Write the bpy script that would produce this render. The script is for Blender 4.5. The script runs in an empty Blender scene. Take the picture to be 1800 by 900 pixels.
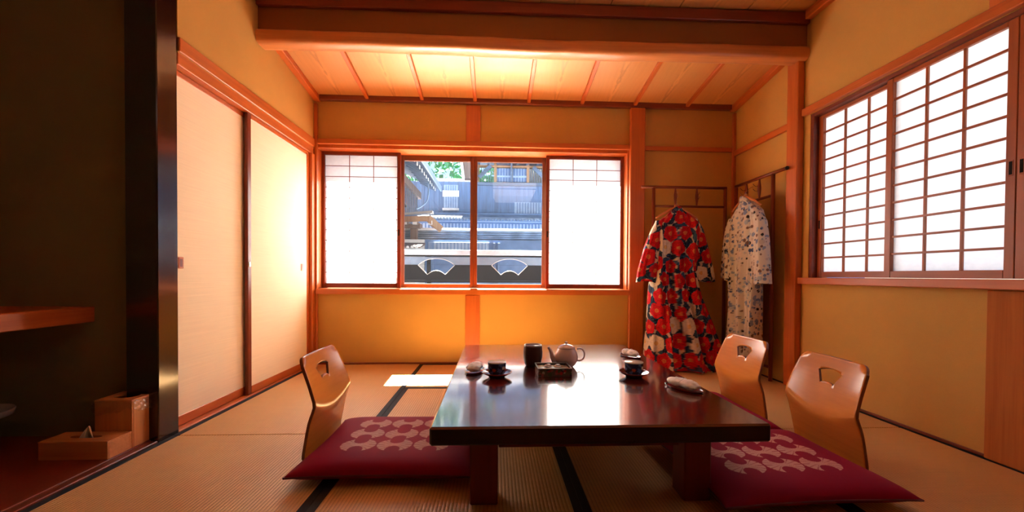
import bpy, bmesh, math, random
import numpy as np
from mathutils import Vector, Matrix
from mathutils.geometry import delaunay_2d_cdt

random.seed(7)
rng = np.random.default_rng(7)
SC = bpy.context.scene
COL = SC.collection

# ------------------------------------------------------------------ camera
F_PX, YAW, PITCH, ROLL, CX, CY, CAM_H = 700.4, 0.0434, -0.0135, 0.0060, 900.0, 492.7, 0.76


def cam_axes():
    cy, sy = math.cos(YAW), math.sin(YAW)
    cp, sp = math.cos(PITCH), math.sin(PITCH)
    f = Vector((sy * cp, cy * cp, sp))
    r = Vector((cy, -sy, 0))
    u = r.cross(f)
    c, s = math.cos(ROLL), math.sin(ROLL)
    return c * r + s * u, -s * r + c * u, f


R_, U_, F_ = cam_axes()
cam_data = bpy.data.cameras.new('camera')
cam = bpy.data.objects.new('camera', cam_data)
COL.objects.link(cam)
m = Matrix.Identity(4)
for i in range(3):
    m[i][0], m[i][1], m[i][2] = R_[i], U_[i], -F_[i]
m[2][3] = CAM_H
cam.matrix_world = m
cam_data.sensor_width = 36
cam_data.lens = F_PX / 1800 * 36
cam_data.shift_y = (CY - 450) / 1800
cam_data.clip_start = 0.02
cam_data.clip_end = 400
SC.camera = cam


def W(x, y, Y):
    """photo pixel -> point on the plane at depth Y (metres into the room)"""
    d = F_ + R_ * ((x - CX) / F_PX) + U_ * ((CY - y) / F_PX)
    return Vector((0, 0, CAM_H)) + d * (Y / d.y)


# ------------------------------------------------------------------ light
SUN_STRENGTH = 155.0
SUN_EL = math.radians(63.5)
SKY_STRENGTH = 0.27
world = bpy.data.worlds.new('world')
SC.world = world
world.use_nodes = True
wn = world.node_tree
sky = wn.nodes.new('ShaderNodeTexSky')
sky.sky_type = 'NISHITA'
sky.sun_disc = False
sky.sun_elevation = SUN_EL
sky.sun_rotation = 0.0
sky.air_density = 1.0
sky.dust_density = 0.4
sky.ozone_density = 2.0
wn.nodes['Background'].inputs['Strength'].default_value = SKY_STRENGTH
wn.links.new(sky.outputs[0], wn.nodes['Background'].inputs['Color'])

sun_d = bpy.data.lights.new('sun', 'SUN')
sun_d.energy = SUN_STRENGTH
sun_d.angle = math.radians(0.6)
sun_d.color = (1.0, 0.94, 0.84)
sun = bpy.data.objects.new('sun', sun_d)
COL.objects.link(sun)
sun.location = (0, 12, 20)
sun_dir = Vector((0.03, -math.cos(SUN_EL), -math.sin(SUN_EL)))
sun.rotation_euler = sun_dir.to_track_quat('-Z', 'Y').to_euler()

SC.view_settings.view_transform = 'Standard'
SC.view_settings.look = 'None'
SC.view_settings.gamma = 1.0
SC.view_settings.use_curve_mapping = False
SC.view_settings.exposure = 0.12
cy_ = SC.cycles
cy_.max_bounces = 14
cy_.diffuse_bounces = 8
cy_.glossy_bounces = 5
cy_.transmission_bounces = 8
cy_.transparent_max_bounces = 12
cy_.sample_clamp_indirect = 100
cy_.use_denoising = True
cy_.caustics_reflective = True
cy_.blur_glossy = 0.1

# ------------------------------------------------------------------ helpers


def srgb(r, g, b):
    def f(c):
        c /= 255
        return c / 12.92 if c <= 0.04045 else ((c + 0.055) / 1.055) ** 2.4
    return (f(r), f(g), f(b))


class Nodes:
    def __init__(self, name):
        self.mat = bpy.data.materials.new(name)
        self.mat.use_nodes = True
        self.t = self.mat.node_tree
        self.bsdf = self.t.nodes['Principled BSDF']
        self.out = self.t.nodes['Material Output']

    def add(self, typ, props=None, **inp):
        n = self.t.nodes.new('ShaderNode' + typ)
        for k, v in (props or {}).items():
            setattr(n, k, v)
        for k, v in inp.items():
            self.set(n, k, v)
        return n

    def set(self, n, k, v):
        s = n.inputs[int(k[1:])] if k[0] == 'i' and k[1:].isdigit() else n.inputs[k.replace('_', ' ')]
        if isinstance(v, bpy.types.NodeSocket):
            self.t.links.new(v, s)
        elif isinstance(v, (tuple, list)) and len(v) == 3 and s.type == 'RGBA':
            s.default_value = (*v, 1)
        else:
            s.default_value = v

    def math(self, op, a, b=0.0):
        n = self.add('Math', {'operation': op}, i0=a, i1=b)
        return n.outputs[0]

    def mix(self, fac, a, b):
        n = self.t.nodes.new('ShaderNodeMix')
        n.data_type = 'RGBA'
        for k, v in ((0, fac), (6, a), (7, b)):
            s = n.inputs[k]
            if isinstance(v, bpy.types.NodeSocket):
                self.t.links.new(v, s)
            elif k == 0:
                s.default_value = v
            else:
                s.default_value = (*v, 1) if len(v) == 3 else v
        return n.outputs[2]

    def ramp(self, fac, stops):
        n = self.t.nodes.new('ShaderNodeValToRGB')
        e = n.color_ramp.elements
        while len(e) < len(stops):
            e.new(0.5)
        for el, (p, c) in zip(e, stops):
            el.position = p
            el.color = (*c, 1)
        self.t.links.new(fac, n.inputs[0])
        return n.outputs[0]

    def coord(self, scale=(1, 1, 1), kind='Object'):
        tc = self.add('TexCoord')
        mp = self.add('Mapping', None, Vector=tc.outputs[kind], Scale=scale)
        return mp.outputs[0]

    def noise(self, vec, scale=5.0, detail=4.0, rough=0.5, dist=0.0):
        n = self.add('TexNoise', None, Vector=vec, Scale=scale, Detail=detail, Roughness=rough, Distortion=dist)
        return n.outputs[0]

    def bump(self, h, strength=0.3, dist=0.01):
        n = self.add('Bump', None, Height=h, Strength=strength, Distance=dist)
        self.t.links.new(n.outputs[0], self.bsdf.inputs['Normal'])
        return n

    def base(self, c):
        self.set(self.bsdf, 'Base_Color', c)

    def p(self, **kw):
        for k, v in kw.items():
            self.set(self.bsdf, k, v)
        return self


def mul(c, k):
    return tuple(min(1.0, x * k) for x in c)


def plain(name, c, rough=0.5, spec=0.5, metal=0.0, coat=0.0, var=0.12, vscale=9.0):
    n = Nodes(name)
    v = n.noise(n.coord(), vscale, 4)
    n.base(n.ramp(v, [(0.3, mul(c, 1 - var)), (0.7, mul(c, 1 + var))]))
    n.p(Roughness=rough, Specular_IOR_Level=spec, Metallic=metal, Coat_Weight=coat)
    return n.mat


def wood(name, c, axis='X', rough=0.42, contrast=0.22, spec=0.5, coat=0.0, bump=0.06, dens=1.0):
    n = Nodes(name)
    i = 'XYZ'.index(axis)
    s1, s2 = [11.0 * dens] * 3, [95.0 * dens] * 3
    s1[i], s2[i] = 0.9, 2.2
    a = n.noise(n.coord(tuple(s1)), 1.0, 5, 0.55, 0.7)
    b = n.noise(n.coord(tuple(s2)), 1.0, 3, 0.6, 0.2)
    f = n.math('ADD', n.math('MULTIPLY', a, 0.62), n.math('MULTIPLY', b, 0.38))
    dark = (c[0] * (1 - contrast), c[1] * (1 - contrast * 1.5), c[2] * (1 - contrast * 1.7))
    n.base(n.ramp(f, [(0.32, dark), (0.52, c), (0.72, mul(c, 1 + contrast * 0.8))]))
    n.p(Roughness=rough, Specular_IOR_Level=spec, Coat_Weight=coat, Coat_Roughness=0.12)
    if bump:
        n.bump(b, bump, 0.004)
    return n.mat


def plaster(name, c):
    n = Nodes(name)
    v = n.noise(n.coord(), 3.0, 6, 0.6)
    g = n.noise(n.coord(), 420.0, 2, 0.6)
    f = n.math('ADD', n.math('MULTIPLY', v, 0.6), n.math('MULTIPLY', g, 0.4))
    n.base(n.ramp(f, [(0.3, mul(c, 0.92)), (0.7, mul(c, 1.07))]))
    n.p(Roughness=0.92, Specular_IOR_Level=0.15)
    n.bump(g, 0.25, 0.002)
    return n.mat


def vcol(name, rough=0.85, spec=0.2, sheen=0.0, weave=0.0):
    n = Nodes(name)
    a = n.add('Attribute', {'attribute_name': 'print'})
    n.base(a.outputs['Color'])
    n.p(Roughness=rough, Specular_IOR_Level=spec, Sheen_Weight=sheen)
    if weave:
        n.bump(n.noise(n.coord(), 900.0, 2), weave, 0.001)
    return n.mat


M = {}
WOODC = (0.53, 0.126, 0.022)
for ax in 'XYZ':
    M['trim' + ax] = wood('cypress_trim_' + ax.lower(), WOODC, ax, 0.38)
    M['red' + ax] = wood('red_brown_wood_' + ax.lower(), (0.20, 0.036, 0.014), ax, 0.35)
    M['side' + ax] = wood('side_shoji_wood_' + ax.lower(), (0.36, 0.085, 0.020), ax, 0.4)
    M['sash' + ax] = wood('brown_sash_wood_' + ax.lower(), (0.16, 0.055, 0.026), ax, 0.35)
    M['lac' + ax] = wood('black_lacquer_wood_' + ax.lower(), (0.022, 0.008, 0.005), ax, 0.16, 0.4, coat=0.6, bump=0.02)
    M['box' + ax] = wood('craft_box_wood_' + ax.lower(), (0.64, 0.28, 0.10), ax, 0.4)
M['beam'] = wood('log_beam_wood', (0.55, 0.20, 0.06), 'X', 0.33, 0.25, bump=0.12)
M['plaster'] = plaster('ochre_plaster', (0.575, 0.318, 0.086))
M['shadeplaster'] = plaster('shade_brown_plaster', (0.26, 0.10, 0.028))  # plaster browned so the strip's weak light sits in its colour
M['dkplaster'] = plaster('olive_plaster', (0.27, 0.245, 0.125))


def fusuma_mat():
    n = Nodes('fusuma_paper')
    a = n.noise(n.coord((3, 3, 190)), 1.0, 3, 0.6, 0.3)
    b = n.noise(n.coord((2, 2, 2)), 1.0, 3)
    f = n.math('ADD', n.math('MULTIPLY', a, 0.7), n.math('MULTIPLY', b, 0.3))
    c = (0.93, 0.80, 0.59)
    n.base(n.ramp(f, [(0.3, mul(c, 0.93)), (0.7, mul(c, 1.05))]))
    n.p(Roughness=0.75, Specular_IOR_Level=0.25)
    n.bump(a, 0.08, 0.002)
    return n.mat


M['fusuma'] = fusuma_mat()


def tatami_mat(name, axis):
    """ridges run along `axis`; rush stitches across"""
    n = Nodes(name)
    tc = n.add('TexCoord')
    sp = n.add('SeparateXYZ', None, Vector=tc.outputs['Object'])
    u, v = (sp.outputs[0], sp.outputs[1]) if axis == 'Y' else (sp.outputs[1], sp.outputs[0])
    ridge = n.math('ABSOLUTE', n.math('SINE', n.math('MULTIPLY', u, math.pi / 0.0125)))
    cell = n.math('FLOOR', n.math('DIVIDE', u, 0.0125))
    off = n.math('MULTIPLY', n.math('MODULO', cell, 2.0), 0.5)
    rush = n.math('SINE', n.math('MULTIPLY', n.math('ADD', n.math('DIVIDE', v, 0.0075), off), 2 * math.pi))
    nz = n.noise(n.coord((30, 30, 30) if axis == 'Z' else ((4, 240, 4) if axis == 'Y' else (240, 4, 4))), 1.0, 3, 0.6)
    big = n.noise(n.coord((1.3, 1.3, 1.3)), 1.0, 3)
    h = n.math('ADD', ridge, n.math('MULTIPLY', rush, 0.14))
    f = n.math('ADD', n.math('MULTIPLY', n.math('POWER', ridge, 0.5), 0.42),
               n.math('ADD', n.math('MULTIPLY', nz, 0.42), n.math('MULTIPLY', big, 0.22)))
    c = (0.61, 0.340, 0.125)
    n.base(n.ramp(f, [(0.28, mul(c, 0.55)), (0.62, c), (0.9, mul(c, 1.12))]))
    n.p(Roughness=0.48, Specular_IOR_Level=0.45)
    n.bump(h, 0.55, 0.0022)
    return n.mat


M['tatY'] = tatami_mat('tatami_rush_lengthwise', 'Y')
M['tatX'] = tatami_mat('tatami_rush_crosswise', 'X')
M['heri'] = plain('black_border_cloth', (0.012, 0.014, 0.018), 0.75, 0.3, vscale=200)


def ceilboard_mat(name, c):
    n = Nodes(name)
    tc = n.add('TexCoord')
    sp = n.add('SeparateXYZ', None, Vector=tc.outputs['Object'])
    ax = n.math('ABSOLUTE', sp.outputs[0])
    info = n.add('ObjectInfo')
    w = n.noise(n.coord((7, 5, 1)), 1.0, 5, 0.65)
    t = n.math('ADD', n.math('MULTIPLY', ax, 26.0), n.math('MULTIPLY', sp.outputs[1], 2.4))
    t = n.math('ADD', t, n.math('MULTIPLY', w, 2.2))
    t = n.math('ADD', t, n.math('MULTIPLY', info.outputs['Random'], 7.0))
    s = n.math('SINE', n.math('MULTIPLY', t, 6.283))
    near = n.math('MAXIMUM', n.math('SUBTRACT', 1.0, n.math('MULTIPLY', ax, 26.0)), 0.07)
    fig = n.math('MULTIPLY', n.math('MULTIPLY', s, near), 0.30)
    fine = n.noise(n.coord((150, 2, 10)), 1.0, 3, 0.6)
    f = n.math('ADD', n.math('ADD', 0.28, n.math('MULTIPLY', fine, 0.45)), fig)
    n.base(n.ramp(f, [(0.0, mul(c, 0.50)), (0.42, mul(c, 0.94)), (0.62, mul(c, 1.05)), (1.0, mul(c, 1.3))]))
    n.p(Roughness=0.42, Specular_IOR_Level=0.4)
    return n.mat


M['ceil'] = ceilboard_mat('cedar_ceiling_board', (0.60, 0.275, 0.088))


def shoji_paper():
    n = Nodes('shoji_paper')
    t = n.t
    fib = n.noise(n.coord((30, 30, 60)), 1.0, 4, 0.6)
    c = n.ramp(fib, [(0.3, (0.86, 0.87, 0.88)), (0.7, (0.95, 0.95, 0.95))])
    d = n.add('BsdfDiffuse', None, Color=c)
    tr = n.add('BsdfTranslucent', None, Color=c)
    mx = n.add('MixShader', None, i0=0.55, i1=d.outputs[0], i2=tr.outputs[0])
    t.links.new(mx.outputs[0], n.out.inputs['Surface'])
    t.nodes.remove(n.bsdf)
    return n.mat


M['paper'] = shoji_paper()


def glass_mat(name, tint=(0.97, 0.98, 0.98), ior=1.5, gl=1.0, dust=0.0):
    n = Nodes(name)
    lw = n.add('LayerWeight', None, Blend=0.5)
    f0 = ((ior - 1) / (ior + 1)) ** 2
    fr = n.math('ADD', f0, n.math('MULTIPLY', n.math('POWER', lw.outputs['Facing'], 5.0), 1 - f0))
    a = n.add('BsdfTransparent', None, Color=tint)
    b = n.add('BsdfGlossy', None, Color=(gl, gl, gl), Roughness=0.0)
    mx = n.add('MixShader', None, i0=fr, i1=a.outputs[0], i2=b.outputs[0])
    if dust:
        du = n.add('BsdfTranslucent', None, Color=(0.8, 0.88, 1.0))
        mx = n.add('MixShader', None, i0=dust, i1=mx.outputs[0], i2=du.outputs[0])
    n.t.links.new(mx.outputs[0], n.out.inputs['Surface'])
    n.t.nodes.remove(n.bsdf)
    return n.mat


M['glass'] = glass_mat('window_glass', ior=1.62, dust=0.0012)
M['film'] = glass_mat('clear_plastic_film', (0.93, 0.93, 0.93), 1.9, dust=0.06)


def frosted():
    n = Nodes('frosted_glass')
    n.base((0.75, 0.78, 0.8))
    n.p(Roughness=0.25, Transmission_Weight=0.55, IOR=1.3)
    return n.mat


M['frost'] = frosted()


def table_lacquer(name):
    n = Nodes(name)
    a = n.noise(n.coord((5, 0.8, 5)), 1.0, 6, 0.6, 1.2)
    b = n.noise(n.coord((60, 2.0, 60)), 1.0, 3, 0.6)
    f = n.math('ADD', n.math('MULTIPLY', a, 0.7), n.math('MULTIPLY', b, 0.3))
    n.base(n.ramp(f, [(0.3, (0.050, 0.0045, 0.003)), (0.55, (0.100, 0.009, 0.005)), (0.75, (0.15, 0.016, 0.008))]))
    n.p(Roughness=0.20, Specular_IOR_Level=0.6, Coat_Weight=1.0, Coat_Roughness=0.08, Coat_IOR=1.75)
    n.bump(n.noise(n.coord((18, 18, 18)), 1.0, 4), 0.035, 0.004)
    return n.mat


M['table'] = table_lacquer('red_brown_lacquer')
M['tleg'] = wood('table_leg_lacquer', (0.14, 0.014, 0.007), 'Z', 0.4, 0.3, 0.3)
M['tedge'] = wood('black_brown_edge_lacquer', (0.016, 0.006, 0.004), 'X', 0.35, 0.3, 0.25)
M['oldpost'] = wood('worn_post_wood', (0.46, 0.145, 0.036), 'Z', 0.75, 0.25, 0.12)
M['plyface'] = wood('bent_plywood_face', (0.60, 0.205, 0.034), 'Y', 0.20, 0.12, 0.42, coat=0.0, bump=0.0, dens=0.7)
M['plyedge'] = wood('bent_plywood_edge', (0.24, 0.075, 0.022), 'Y', 0.4, 0.3)
M['cushion'] = vcol('crimson_cushion_cloth', 0.75, 0.12, 0.0, 0.1)
M['kimono'] = vcol('printed_cotton', 0.85, 0.2, 0.05, 0.08)
M['hanger'] = wood('hanger_wood', (0.55, 0.19, 0.055), 'X', 0.35)
M['metal'] = plain('steel_wire', (0.55, 0.52, 0.48), 0.25, 0.5, 1.0)
M['white'] = plain('white_cotton', (0.90, 0.87, 0.88), 0.85, 0.2, vscale=60)
M['tissue'] = plain('white_tissue', (0.88, 0.87, 0.86), 0.9, 0.1)
M['redlac'] = plain('red_lacquer', (0.16, 0.012, 0.010), 0.15, 0.6, 0, 0.6)
M['teapot'] = plain('reflection_pink_porcelain', (0.70, 0.52, 0.52), 0.14, 0.55, 0, 0.5, 0.06, 30)  # pink reflected from the table is mixed into the porcelain colour
M['jar'] = wood('dark_bark_lacquer', (0.050, 0.016, 0.009), 'Z', 0.35, 0.4, 0.3)
M['jarlid'] = plain('pewter_rim', (0.35, 0.33, 0.30), 0.3, 0.5, 0.6)
M['cupin'] = plain('cream_glaze', (0.66, 0.60, 0.50), 0.2, 0.5, 0, 0.4)
M['cup'] = vcol('navy_glaze_print', 0.16, 0.6)
M['traybox'] = vcol('floral_print_lacquer', 0.25, 0.5)
M['steelgrey'] = plain('grey_lining', (0.40, 0.40, 0.36), 0.35, 0.5)
M['dark'] = plain('dark_void', (0.01, 0.008, 0.006), 0.8, 0.2)
M['plate'] = plain('beige_plastic', (0.55, 0.48, 0.36), 0.4)
M['iron'] = plain('dark_bronze', (0.03, 0.02, 0.015), 0.35, 0.5, 0.7)


def lamp_mat():
    n = Nodes('lamp_shade_paper')
    v = n.noise(n.coord((20, 20, 20)), 1.0, 4)
    n.base(n.ramp(v, [(0.3, (0.80, 0.74, 0.68)), (0.7, (0.88, 0.82, 0.77))]))
    n.p(Roughness=0.7, Emission_Color=(1.0, 0.80, 0.66), Emission_Strength=0.9)
    return n.mat


M['lamp'] = lamp_mat()


class MB:
    """collects shapes and links them as ONE mesh object"""

    def __init__(self):
        self.v, self.f, self.mi, self.sm = [], [], [], []

    def _add(self, vs, fs, mi=0, smooth=False):
        o = len(self.v)
        self.v += [tuple(x) for x in vs]
        for f in fs:
            self.f.append(tuple(o + i for i in f))
            self.mi.append(mi)
            self.sm.append(smooth)
        return self

    def hull(self, vs, fs, mi=0):
        c = sum((Vector(x) for x in vs), Vector()) / len(vs)
        out = []
        for f in fs:
            p = [Vector(vs[i]) for i in f]
            n = (p[1] - p[0]).cross(p[2] - p[0])
            fc = sum(p, Vector()) / len(p)
            out.append(tuple(f) if n.dot(fc - c) >= 0 else tuple(reversed(f)))
        return self._add(vs, out, mi)

    def box(self, x0, x1, y0, y1, z0, z1, ch=0.0, mi=0, mat=None):
        c = ((x0 + x1) / 2, (y0 + y1) / 2, (z0 + z1) / 2)
        h = (abs(x1 - x0) / 2, abs(y1 - y0) / 2, abs(z1 - z0) / 2)
        ch = min(ch, min(h) * 0.8)
        S = [(a, b, d) for a in (-1, 1) for b in (-1, 1) for d in (-1, 1)]
        idx = {s: k for k, s in enumerate(S)}
        if ch <= 0:
            vs = [tuple(c[i] + s[i] * h[i] for i in range(3)) for s in S]
            fs = [[idx[s] for s in q] for q in self._quads()]
        else:
            vs, key = [], {}
            for s in S:
                for ax in range(3):
                    key[(s, ax)] = len(vs)
                    vs.append(tuple(c[i] + s[i] * (h[i] - (0 if i == ax else ch)) for i in range(3)))
            fs = []
            for ax in range(3):
                for q in self._quads():
                    if len({s[ax] for s in q}) == 1:
                        fs.append([key[(s, ax)] for s in q])
            for a in range(3):
                b, d = [i for i in range(3) if i != a]
                for sb in (-1, 1):
                    for sd in (-1, 1):
                        def mk(sa):
                            t = [0, 0, 0]
                            t[a], t[b], t[d] = sa, sb, sd
                            return tuple(t)
                        fs.append([key[(mk(-1), b)], key[(mk(1), b)], key[(mk(1), d)], key[(mk(-1), d)]])
            for s in S:
                fs.append([key[(s, 0)], key[(s, 1)], key[(s, 2)]])
        if mat is not None:
            cc = Vector(c)
            vs = [tuple(mat @ Vector(v)) for v in vs]
        return self.hull(vs, fs, mi)

    @staticmethod
    def _quads():
        return [[(-1, -1, -1), (-1, 1, -1), (-1, 1, 1), (-1, -1, 1)], [(1, -1, -1), (1, 1, -1), (1, 1, 1), (1, -1, 1)],
                [(-1, -1, -1), (1, -1, -1), (1, -1, 1), (-1, -1, 1)], [(-1, 1, -1), (1, 1, -1), (1, 1, 1), (-1, 1, 1)],
                [(-1, -1, -1), (1, -1, -1), (1, 1, -1), (-1, 1, -1)], [(-1, -1, 1), (1, -1, 1), (1, 1, 1), (-1, 1, 1)]]

    def bar(self, p0, p1, w, h, up=(0, 0, 1), ch=0.0, mi=0):
        p0, p1 = Vector(p0), Vector(p1)
        d = p1 - p0
        L = d.length
        x = d.normalized()
        y = Vector(up).cross(x)
        if y.length < 1e-4:
            y = Vector((0, 1, 0)).cross(x)
        y.normalize()
        z = x.cross(y)
        mt = Matrix(((x.x, y.x, z.x, p0.x), (x.y, y.y, z.y, p0.y), (x.z, y.z, z.z, p0.z), (0, 0, 0, 1)))
        return self.box(0, L, -w / 2, w / 2, -h / 2, h / 2, ch, mi, mt)

    def tube(self, pts, r, seg=8, caps=True, mi=0):
        pts = [Vector(p) for p in pts]
        n = len(pts)
        rs = r if isinstance(r, (list, tuple)) else [r] * n
        t0 = (pts[1] - pts[0]).normalized()
        a = Vector((0, 0, 1)) if abs(t0.z) < 0.9 else Vector((1, 0, 0))
        nx = t0.cross(a).normalized()
        vs, fs = [], []
        for i, p in enumerate(pts):
            t = (pts[min(i + 1, n - 1)] - pts[max(i - 1, 0)]).normalized()
            nx = (nx - t * nx.dot(t)).normalized()
            ny = t.cross(nx)
            for k in range(seg):
                an = 2 * math.pi * k / seg
                vs.append(p + (nx * math.cos(an) + ny * math.sin(an)) * rs[i])
        for i in range(n - 1):
            for k in range(seg):
                k2 = (k + 1) % seg
                fs.append((i * seg + k, i * seg + k2, (i + 1) * seg + k2, (i + 1) * seg + k))
        if caps:
            fs.append(tuple(reversed(range(seg))))
            fs.append(tuple((n - 1) * seg + k for k in range(seg)))
        return self._add(vs, fs, mi, True)

    def lathe(self, prof, seg=28, c=(0, 0, 0), mi=0, sx=1.0, sy=1.0):
        vs, fs = [], []
        n = len(prof)
        for r, z in prof:
            for k in range(seg):
                an = 2 * math.pi * k / seg
                vs.append((c[0] + r * sx * math.cos(an), c[1] + r * sy * math.sin(an), c[2] + z))
        for i in range(n - 1):
            for k in range(seg):
                k2 = (k + 1) % seg
                fs.append((i * seg + k, i * seg + k2, (i + 1) * seg + k2, (i + 1) * seg + k))
        if prof[0][0] > 1e-5:
            fs.append(tuple(reversed(range(seg))))
        if prof[-1][0] > 1e-5:
            fs.append(tuple((n - 1) * seg + k for k in range(seg)))
        return self._add(vs, fs, mi, True)

    def grid(self, nu, nv, fn, closed_u=False, mi=0, smooth=True, flip=False):
        vs = [fn(i / (nu if closed_u else nu - 1), j / (nv - 1)) for j in range(nv) for i in range(nu)]
        fs = []
        for j in range(nv - 1):
            for i in range(nu if closed_u else nu - 1):
                i2 = (i + 1) % nu
                q = (j * nu + i, j * nu + i2, (j + 1) * nu + i2, (j + 1) * nu + i)
                fs.append(tuple(reversed(q)) if flip else q)
        return self._add(vs, fs, mi, smooth)

    def plate(self, outline, holes, mapf, thick, mi=0, extra=None, smooth=False, mi_edge=None, region=None):
        """flat (u,v) region with holes, carried into 3-D by mapf(u,v,w) with w = 0..thick"""
        pts, edges = [], []
        for loop in [outline] + holes:
            o = len(pts)
            pts += [Vector(p) for p in loop]
            edges += [(o + i, o + (i + 1) % len(loop)) for i in range(len(loop))]
        if extra:
            pts += [Vector(p) for p in extra]
        vo, eo, fo, *_ = delaunay_2d_cdt(pts, edges, [], 0, 1e-6)

        def inside(p, loop):
            r = False
            j = len(loop) - 1
            for i in range(len(loop)):
                (xi, yi), (xj, yj) = loop[i], loop[j]
                if (yi > p[1]) != (yj > p[1]) and p[0] < (xj - xi) * (p[1] - yi) / (yj - yi) + xi:
                    r = not r
                j = i
            return r
        tris = []
        for f in fo:
            c = (sum(vo[i].x for i in f) / len(f), sum(vo[i].y for i in f) / len(f))
            if inside(c, outline) and not any(inside(c, h) for h in holes):
                a, b, d = (vo[i] for i in f[:3])
                area = (b.x - a.x) * (d.y - a.y) - (b.y - a.y) * (d.x - a.x)
                tris.append(tuple(f) if area > 0 else tuple(reversed(f)))
        nv = len(vo)
        vs = [mapf(p.x, p.y, thick) for p in vo] + [mapf(p.x, p.y, 0.0) for p in vo]
        cnt = {}
        for t in tris:
            for i in range(len(t)):
                e = (t[i], t[(i + 1) % len(t)])
                cnt[e] = 1
        side = [(e[1], e[0], e[0] + nv, e[1] + nv) for e in cnt if (e[1], e[0]) not in cnt]
        self._add(vs, tris + [tuple(i + nv for i in reversed(t)) for t in tris], mi, smooth)
        o = len(self.v) - 2 * nv
        for s in side:
            self.f.append(tuple(o + i for i in s))
            self.mi.append(mi if mi_edge is None else mi_edge)
            self.sm.append(False)
        return self

    def mesh(self, name, mats):
        me = bpy.data.meshes.new(name)
        me.from_pydata(self.v, [], self.f)
        for mm in (mats if isinstance(mats, (list, tuple)) else [mats]):
            me.materials.append(M[mm] if isinstance(mm, str) else mm)
        me.polygons.foreach_set('material_index', self.mi)
        me.polygons.foreach_set('use_smooth', self.sm)
        me.update()
        return me

    def build(self, name, mats, parent=None, loc=None, rot=None):
        return link(name, self.mesh(name, mats), parent, loc, rot)


def link(name, me, parent=None, loc=None, rot=None):
    o = bpy.data.objects.new(name, me)
    COL.objects.link(o)
    o.parent = parent
    if loc:
        o.location = loc
    if rot:
        o.rotation_euler = rot
    return o


def tag(o, label=None, cat=None, group=None, kind=None):
    if label:
        o['label'] = label
    if cat:
        o['category'] = cat
    if group:
        o['group'] = group
    if kind:
        o['kind'] = kind
    return o


def thing(name, label, cat, loc=(0, 0, 0), rz=0.0, group=None, kind=None):
    o = bpy.data.objects.new(name, None)
    COL.objects.link(o)
    o.empty_display_size = 0.05
    o.location = loc
    o.rotation_euler = (0, 0, rz)
    return tag(o, label, cat, group, kind)


def copy_tree(o, parent=None):
    c = o.copy()
    COL.objects.link(c)
    c.parent = parent
    for ch in list(o.children):
        copy_tree(ch, c)
    return c


TRIM_N = [0]


def trim(mb, mat, label, cat='trim'):
    TRIM_N[0] += 1
    return tag(mb.build('trim_%d' % TRIM_N[0], mat), label, cat, kind='structure')


def set_print(me, fn):
    """per-vertex print colours on a mesh: fn(coords Nx3) -> Nx3 linear rgb"""
    n = len(me.vertices)
    co = np.empty(n * 3)
    me.vertices.foreach_get('co', co)
    rgb = fn(co.reshape(-1, 3))
    at = me.color_attributes.new('print', 'FLOAT_COLOR', 'POINT')
    at.data.foreach_set('color', np.concatenate([rgb, np.ones((n, 1))], 1).astype(np.float32).ravel())


# ================================================================== THE ROOM
XL, XR, YB, YF = -1.50, 2.08, 3.40, -3.60      # room lines
XA = -2.25                                      # back of the alcove
Y_END = 1.90                                    # alcove end wall
Z_CEIL, Z_TOP = 2.52, 2.62
WX0, WX1, WZ0, WZ1 = -1.50, 1.15, 0.64, 1.835   # window opening in the back wall
YW = 3.64                                       # outer face of the back wall


def ceil_z(Y):                                  # sloped ceiling over the window bay
    return 2.225 + (3.40 - Y) * 0.155


# ---- floor: tatami mats, each its own piece
floor = thing('floor', 'tatami mat floor with black cloth borders', 'floor', kind='structure')
MAT_H = 0.055


def tatami(x0, x1, y0, y1, along):
    g = 0.0012
    cx, cyy = (x0 + x1) / 2, (y0 + y1) / 2
    w, d = x1 - x0 - g, y1 - y0 - g
    o = MB().box(-w / 2, w / 2, -d / 2, d / 2, -MAT_H, 0, 0.003).build('tatami_mat', 'tat' + along, floor, (cx, cyy, 0))
    hw = 0.029
    for s in (-1, 1):
        if along == 'Y':
            b = MB().box(s * (w / 2 - hw / 2) - hw / 2, s * (w / 2 - hw / 2) + hw / 2, -d / 2 + .0005, d / 2 - .0005, -0.03, 0.0012, 0.001)
        else:
            b = MB().box(-w / 2 + .0005, w / 2 - .0005, s * (d / 2 - hw / 2) - hw / 2, s * (d / 2 - hw / 2) + hw / 2, -0.03, 0.0012, 0.001)
        b.build('border_cloth', 'heri', o)


TX = [-1.50, -0.60, 0.288, 1.175, 2.08]
tatami(TX[0], TX[1], 1.921, 3.395, 'Y')
tatami(TX[0], TX[1], 0.16, 1.919, 'Y')
tatami(TX[0], TX[1], -1.60, 0.158, 'Y')
tatami(TX[0], TX[1], -3.58, -1.602, 'Y')
tatami(TX[1], TX[3], 2.668, 3.395, 'X')
tatami(TX[1], TX[2], 0.906, 2.666, 'Y')
tatami(TX[2], TX[3], 0.906, 2.666, 'Y')
tatami(TX[1], TX[2], -0.85, 0.904, 'Y')
tatami(TX[2], TX[3], -0.85, 0.904, 'Y')
tatami(TX[1], TX[3], -1.74, -0.852, 'X')
tatami(TX[1], TX[3], -2.63, -1.742, 'X')
tatami(TX[1], TX[3], -3.58, -2.632, 'X')
tatami(TX[3], TX[4], 1.921, 3.395, 'Y')
tatami(TX[3], TX[4], 0.16, 1.919, 'Y')
tatami(TX[3], TX[4], -1.60, 0.158, 'Y')
tatami(TX[3], TX[4], -3.58, -1.602, 'Y')
MB().box(XL - .9, XR + .2, YF, YB + .1, -0.12, -MAT_H - .002).build('subfloor', 'dark', floor)

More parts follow.
